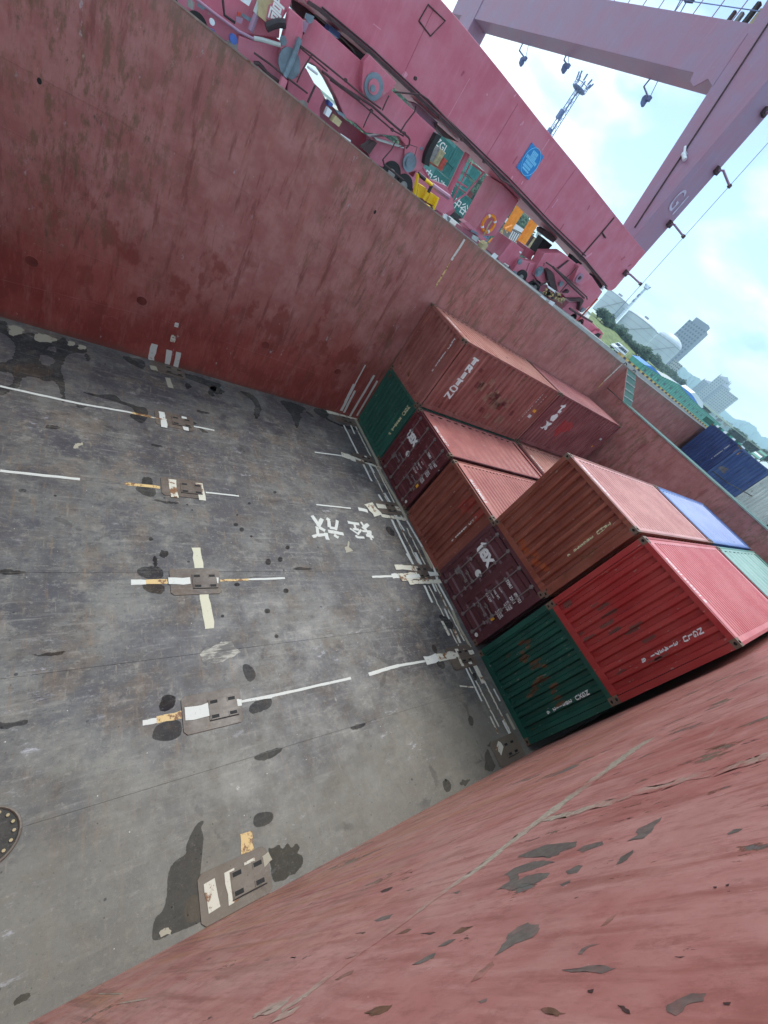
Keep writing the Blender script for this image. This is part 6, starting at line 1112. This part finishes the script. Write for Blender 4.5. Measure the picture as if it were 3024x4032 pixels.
# lifebuoy
lb_c = at(Z3z((462, 790)), y=CY + .42); lbu = thing('lifebuoy', 'orange lifebuoy hanging on the pink column under the crane beam', 'lifebuoy', lb_c)
MB().tube([lb_c + Vector((.30 * math.cos(2 * math.pi * k / 28), -.03, .30 * math.sin(2 * math.pi * k / 28))) for k in range(29)], .062, 10, 0, False).build('ring', M['orange'], lbu, smooth=True)
for k in range(4):
    a = math.pi / 4 + k * math.pi / 2; d = Vector((math.cos(a), 0, math.sin(a))); MB().tube([lb_c + d * .30 + Vector((-d.z, 0, d.x)) * s + Vector((0, -.03, 0)) for s in (-.035, .035)], .068, 10).build('band', M['whitep'], lbu)
MB().tube([at(q, y=CY + .3) for q in Z3z((490, 765), (465, 800), (440, 850), (420, 885))], .035, 6).build('rope', M['tan'], lbu)
# right-hand bogies ---------------------------------------------------
poly('equalizer_beam', B3z((180, -10), (490, -10), (560, 40), (740, 190), (960, 370), (1130, 620), (1060, 720), (900, 870), (840, 930), (765, 955), (740, 925), (825, 770), (790, 720), (540, 728), (480, 660), (400, 620), (335, 330), (270, 255), (208, 290), (240, 460), (165, 500), (60, 420), (0, 340), (60, 200)), 'crane', CY - .15, .55, bevel=.02)
poly('hanger_plate', B3z((745, 200), (800, 190), (920, 340), (930, 400), (760, 520), (640, 450)), 'crane', CY - .45, .3, bevel=.02); disc('pin_cap', B3z((755, 395)), .22, 'crane2', CY - .5, .05); disc('pin_core', B3z((765, 395)), .08, 'craned', CY - .55, .05); disc('pin_cap', B3z((98, 290)), .22, 'grey', CY - .22, .06); disc('pin_boss', B3z((98, 295)), .12, 'grey', CY - .27, .06)
poly('arm', B3z((215, 280), (270, 255), (320, 320), (395, 620), (300, 560), (250, 440)), 'craned', CY - .4, .3); poly('stiffener_bar', B3z((570, 100), (590, 110), (410, 250), (390, 235)), 'craned', CY - .2, .04)
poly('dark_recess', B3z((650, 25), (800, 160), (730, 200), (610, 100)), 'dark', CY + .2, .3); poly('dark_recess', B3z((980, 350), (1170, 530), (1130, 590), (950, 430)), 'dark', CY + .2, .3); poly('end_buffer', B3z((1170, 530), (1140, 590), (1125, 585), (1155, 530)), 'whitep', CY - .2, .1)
poly('trolley_frame', B3z((-60, 150), (60, 150), (30, 260), (-20, 330), (50, 430), (170, 510), (250, 520), (60, 700), (-40, 560), (-150, 380)), 'crane', CY, .4, bevel=.02)
poly('trolley_frame', B3z((430, 950), (580, 790), (745, 800), (700, 920), (760, 1010), (900, 1060), (960, 1150), (1130, 1290), (1050, 1450), (880, 1330), (640, 1100)), 'crane', CY - .05, .4, bevel=.02)
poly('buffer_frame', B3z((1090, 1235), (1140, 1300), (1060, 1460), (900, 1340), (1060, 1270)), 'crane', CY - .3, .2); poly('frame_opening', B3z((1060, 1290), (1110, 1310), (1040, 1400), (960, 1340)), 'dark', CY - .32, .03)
for q, r_ in ((B3z((20, 560)), .34), (B3z((630, 1060)), .30), (B3z((750, 1140)), .28), (B2z((1000, 1310)), .34), (B2z((1130, 1440)), .34)): disc('wheel', q, r_, 'black', CY - .05, .3); disc('wheel_hub', q, r_ * .4, 'steel', CY - .1, .05)
for q in (B3z((110, 660)), B3z((810, 920)), B3z((470, 960)), B2z((915, 1260)), B2z((990, 1100)), B3z((460, 495))): disc('pin_cap', q, .12, 'grey', CY - .3, .08)
pipe('stay_rod', [B3z((1050, 730)), B3z((690, 1120))], .045, 'redp', CY - .6); poly('white_tag', B3z((880, 950), (895, 965), (845, 1020), (825, 1005)), 'whitep', CY - .7, .03)
for pts, r_ in [(B3z((210, 140), (320, 210), (540, 390), (760, 600), (870, 700), (880, 740)), .03), (B3z((320, 210), (440, 330), (600, 500), (830, 720)), .045), (B3z((700, 220), (620, 320), (540, 380)), .02), (B3z((560, 480), (440, 620)), .025), (B3z((0, 420), (100, 520), (250, 440)), .04), (B3z((590, 890), (700, 960), (960, 1110)), .05), (B3z((180, 150), (170, 190)), .02)]: pipe('service_pipe', list(pts), r_, 'craned', CY - .62)
poly('junction_box', B3z((490, 640), (560, 590), (590, 600), (570, 640)), 'craned', CY - .3, .15); poly('cable_duct', B3z((540, 730), (800, 725), (825, 760), (760, 900), (745, 930), (770, 780), (600, 770)), 'craned', CY - .3, .3)
rr = random.Random(4)
for i in range(40):
    a = B3z((rr.uniform(170, 500), 0)); f = rr.random(); q = (190 + f * 290 + rr.uniform(-40, 40), 600 + f * 130 + rr.uniform(-50, 50)); w_ = rr.uniform(.03, .09); c = at(B3z(q), y=CY - .8); MB().obox(c, Vector((w_, 0, .02)), Vector((0, .05, 0)), Vector((-.02, 0, w_ * .8))).build('rusty_fitting', M[['orange', 'rustline', 'grease', 'tan'][i % 4] if i % 4 else 'rustline'], cr)
poly('red_block', B3z((210, 760), (250, 700), (400, 790), (500, 820), (440, 940), (330, 880)), 'darkred', CY - .5, .4); poly('white_cover', B3z((235, 525), (250, 520), (345, 590), (360, 650), (330, 615), (240, 555)), 'whitep', CY - .9, .05)
# dark-red box and clutter between the bogies
poly('machinery_box', B2z((880, 825), (1040, 940), (960, 1060), (890, 1185), (790, 1110), (740, 1140), (700, 1060)), 'crane', CY + .3, 1.2, bevel=.02); poly('machinery_box', B2z((1070, 900), (1180, 970), (1120, 1080), (1040, 1030)), 'crane', CY + .8, .8); poly('box_plate', B2z((985, 955), (1010, 975), (1000, 992), (978, 975)), 'whitep', CY + .27, .02)
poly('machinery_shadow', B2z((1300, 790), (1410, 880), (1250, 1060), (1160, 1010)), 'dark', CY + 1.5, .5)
poly('trolley_frame', B2z((990, 1070), (1090, 1090), (1220, 1130), (1180, 1260), (1260, 1350), (1290, 1430), (1230, 1470), (1060, 1350), (940, 1290), (870, 1250), (930, 1150)), 'crane', CY + .05, .4, bevel=.02)
poly('tail_beam', B2z((1290, 690), (1340, 690), (1470, 800), (1420, 850), (1280, 740)), 'craned', CY + .6, .5); poly('trolley_frame', B2z((1400, 880), (1480, 900), (1659, 1060), (1659, 1400), (1500, 1300), (1350, 1210), (1240, 1200), (1200, 1100)), 'crane', CY - .05, .4) if False else None
# ---- things on the quay edge
yb = thing('barrier', 'yellow and black striped tube barrier standing at the coaming edge', 'barrier', at(Z2z((760, 960)), y=13.6))
def stripe(pts, y, r_, n):
    P = [at(q, y=y) for q in pts]; L = [(P[i], P[i + 1]) for i in range(len(P) - 1)]; k = 0
    for a, b in L:
        m = max(1, int((b - a).length / n))
        for j in range(m): MB().tube([a.lerp(b, j / m), a.lerp(b, (j + 1) / m)], r_, 8).build('tube_band', M['yellow' if k % 2 == 0 else 'grease'], yb); k += 1
stripe(Z2z((685, 985), (718, 795), (830, 890), (800, 950), (765, 1010)), 13.6, .05, .28); stripe(Z2z((840, 1090), (880, 990)), 13.6, .05, .2); stripe(Z2z((760, 1040), (860, 1100)), 13.6, .04, .2)
poly('yellow_panel', Z2z((725, 880), (785, 915), (760, 1000), (705, 985)), 'yellow', 13.7, .3, yb); poly('yellow_panel', Z2z((820, 950), (875, 985), (850, 1060), (790, 1030)), 'yellow', 13.7, .3, yb); pipe('gangway_rail', [Z2z((830, 890)), Z2z((970, 990))], .07, 'crane2', 13.9, yb)
for i, pts in enumerate((Z2z((90, 472), (170, 525), (157, 560), (83, 505)), Z2z((930, 1125), (985, 1160), (965, 1205), (915, 1170)), B2z((660, 985), (705, 1020), (650, 1085), (610, 1040)), B3z((150, 680), (215, 735), (195, 765), (120, 715)), B3z((290, 765), (355, 800), (305, 860), (250, 815)), B2z((20, 470), (90, 530), (50, 600), (0, 560)))):
    c = at(pts[0], y=13.8); o = thing('mooring_marker', 'white square marker plate on the quay edge, %s' % ['under the left bogie', 'right of the striped barrier', 'beside the orange machine', 'left of the pair under the right bogie', 'right of the pair under the right bogie', 'below the lifebuoy column'][i], 'marker', c, 'white marker plates along the quay edge'); poly('plate', pts, 'whitep', 13.8, .06, o); v = [at(q, y=13.83) for q in pts]; m_ = sum(v, Vector()) / 4; MB().tube([(m_.x, 13.86, m_.z), (m_.x, 13.86, m_.z - .5)], .03, 6).build('post', M['steel'], o)
# ---- container yard seen under the crane
YB_ = 50.0
def ybox(pts, mat, label, y=YB_, txt=None, q=None, sz=1):
    v = [at(p, y=y) for p in pts]; o = thing('stacked_container', label, 'container', (v[0].x, y, min(p.z for p in v)), 'containers stacked in the yard under the crane')
    x0, x1 = min(p.x for p in v), max(p.x for p in v); z0, z1 = min(p.z for p in v), max(p.z for p in v); x0 = (v[0].x + v[3].x) / 2; x1 = (v[1].x + v[2].x) / 2; z1 = (v[0].z + v[1].z) / 2; z0 = (v[2].z + v[3].z) / 2
    mb = MB(); p_ = .28; X = x0 + .1; mb.box((x0, y + .06, z0), (x1, y + 2.4, z1)); mb.build('body', M[mat], o)
    mb = MB()
    while X < x1 - .2: mb.box((X, y + .02, z0 + .12), (X + .14, y + .058, z1 - .12)); X += p_
    if mb.v: r0 = mb.build('corrugation', M[mat], o); r0['kind'] = 'stuff'
    for z in (z0, z1 - .1): MB().box((x0, y, z), (x1, y + .058, z + .1)).build('rail', M[mat], o)
    if txt:
        c = at(q, y=y); t_ = text2d(txt, sz, .01)
        if t_[0]: decal('lettering', t_[0], t_[1], [], lambda a, b: (c.x + a, y + .012, c.z + b), M['letter'], o)
    return o
ybox(Z2z((905, 505), (1040, 580), (960, 700), (850, 610)), 'teal', 'teal container with pale letters at the top of the yard stack', txt='ZGL', q=Z2z((910, 570)), sz=.9); ybox(Z2z((1043, 572), (1110, 620), (1020, 760), (955, 700)), 'teal', 'end of the teal container beside the lettered one')
ybox(Z2z((875, 575), (905, 600), (850, 700), (805, 680)), 'steel', 'grey container in the yard stack left of the tan one', 48); ybox(Z2z((900, 600), (945, 620), (880, 745), (845, 705)), 'tan', 'tan container standing beside the teal stack', 47.9); ybox(Z2z((930, 665), (957, 690), (912, 780), (880, 750)), 'redp', 'small red container below the tan one', 47.8)
ybox(Z2z((965, 690), (1030, 750), (985, 855), (915, 790)), 'teal', 'teal container in the second row of the yard stack', 50.2); ybox(Z2z((865, 760), (985, 860), (930, 955), (820, 850)), 'teal', 'teal container with white characters behind the striped barrier', 46, '\u4e2d\u8c37\u6d77\u8fd0', Z2z((880, 890)), 1.0)
ybox(Z2z((1060, 930), (1185, 1035), (1120, 1190), (1000, 1085)), 'teal', 'teal container with white characters on a truck trailer beside the pink column', 45, '\u4e2d\u8c37\u6d77', Z2z((1088, 1090)), 1.05); ybox(Z2z((1170, 740), (1235, 790), (1185, 860), (1125, 800)), 'teal', 'small teal container high behind the ladder', 60); ybox(Z2z((1120, 830), (1165, 870), (1110, 950), (1070, 910)), 'teal', 'small teal container low behind the ladder', 60)
ybox(Z2z((1140, 935), (1170, 960), (1150, 1000), (1120, 975)), 'darkred', 'dark red container deep in the yard', 62); ybox(B2z((1160, 770), (1230, 815), (1140, 935), (1085, 890)), 'craned', 'brown container right of the orange machine', 47); ybox(B2z((1235, 815), (1270, 845), (1180, 975), (1140, 945)), 'tan', 'tan container right of the brown one', 46); ybox(B2z((650, 645), (740, 700), (705, 745), (640, 690)), 'blue2', 'small blue container left of the orange machine', 58)
tr = thing('truck_trailer', 'dark truck trailer carrying the teal container beside the pink column', 'truck', at(Z2z((1040, 1190)), y=45))
poly('chassis', Z2z((990, 1090), (1110, 1190), (1095, 1225), (975, 1125)), 'grease', 44.8, 2.2, tr)
for q in Z2z((1020, 1215), (1080, 1250), (960, 1140)): c = at(q, y=44.7); w_ = MB().tube([(c.x, 44.7, c.z), (c.x, 45.1, c.z)], .52, 16).build('wheel', M['black'], tr); MB().tube([(c.x, 44.66, c.z), (c.x, 44.72, c.z)], .24, 10).build('rim', M['steel'], w_)
# ---- orange machine and white cabin
om = thing('orange_machine', 'orange yard machine with two tall booms beyond the crane', 'machine', at(B2z((800, 900)), y=38))
poly('boom', B2z((993, 372), (1052, 420), (860, 715), (805, 680)), 'orange', 38, .6, om); poly('boom', B2z((1175, 555), (1232, 600), (1035, 910), (975, 870)), 'orange', 38, .6, om); rr = random.Random(9)
for i in range(46): q = (rr.gauss(690, 75), 0); q = (q[0], 1560 - q[0] * 1.02 + rr.gauss(0, 38)); c = at(B2z(q), y=37.5); MB().tube([c + Vector((rr.uniform(-.5, .5), rr.uniform(-.3, .3), rr.uniform(-.4, .4))), c + Vector((rr.uniform(-.5, .5), rr.uniform(-.3, .3), rr.uniform(-.4, .4)))], rr.uniform(.05, .14), 5).build('chain_bundle', M['orange'] if i % 3 else M['rustline'], om)
wc = thing('white_cabin', 'white cabin with a ribbed shutter between the orange booms', 'cabin', at(B2z((940, 740)), y=41)); poly('roof', B2z((945, 608), (1055, 685), (1040, 735), (905, 665)), 'whitep', 41, 2, wc); poly('shutter', B2z((890, 685), (1030, 755), (960, 875), (835, 795)), 'steel', 41.1, 1.8, wc)
for k in range(6): f = k / 5; a = (895 + 125 * f, 695 + 62 * f); b = (845 + 112 * f, 795 + 70 * f); pipe('slat', [B2z(a), B2z(b)], .07, 'whitep', 41.05, wc)
poly('small_mast', B2z((1265, 660), (1305, 680), (1240, 790), (1210, 775)), 'conc', 60, .5, wc)
bb = thing('mooring_post', 'small tan mooring post on the quay left of the orange machine', 'post', at(B2z((520, 920)), y=15.5)); poly('post', B2z((505, 870), (560, 850), (570, 890), (530, 950), (480, 925)), 'tan', 15.5, .3, bb)
# far-right ship gear and green next-hold deck edge
pts = [at(q, t=60) for q in Z('C6', (810, 1010), (1000, 1160), (1220, 1340), (1470, 1590), (1659, 1540))]; hr = thing('hatch_covers', 'row of pale green hatch covers and rails beyond the blue containers', 'hatch cover', pts[0])
for i in range(len(pts) - 1):
    for k in range(5):
        a, b = pts[i].lerp(pts[i + 1], k / 5), pts[i].lerp(pts[i + 1], (k + .8) / 5); MB().prism([a, b, b - Vector((0, 0, .7)), a - Vector((0, 0, .7))], (0, 1.2, 0)).build('cover_panel', M[['deckgreen', 'tealp', 'whitep'][(i * 5 + k) % 3]], hr)
# ---- air
zmax = 330
hzb = MB().box((-1200, -1900, -2.6), (3900, 3700, zmax)).build('haze', None or bpy.data.materials.new('haze_air'))
hm = hzb.data.materials[0]; hm.use_nodes = True; t_ = hm.node_tree; t_.nodes.clear(); ou = t_.nodes.new('ShaderNodeOutputMaterial'); pv = t_.nodes.new('ShaderNodeVolumePrincipled')
pv.inputs['Color'].default_value = (.62, .84, 1, 1); pv.inputs['Density'].default_value = HAZE; t_.links.new(pv.outputs[0], ou.inputs['Volume']); hzb['kind'] = 'stuff'; hzb['label'] = 'pale sea haze over the harbour'
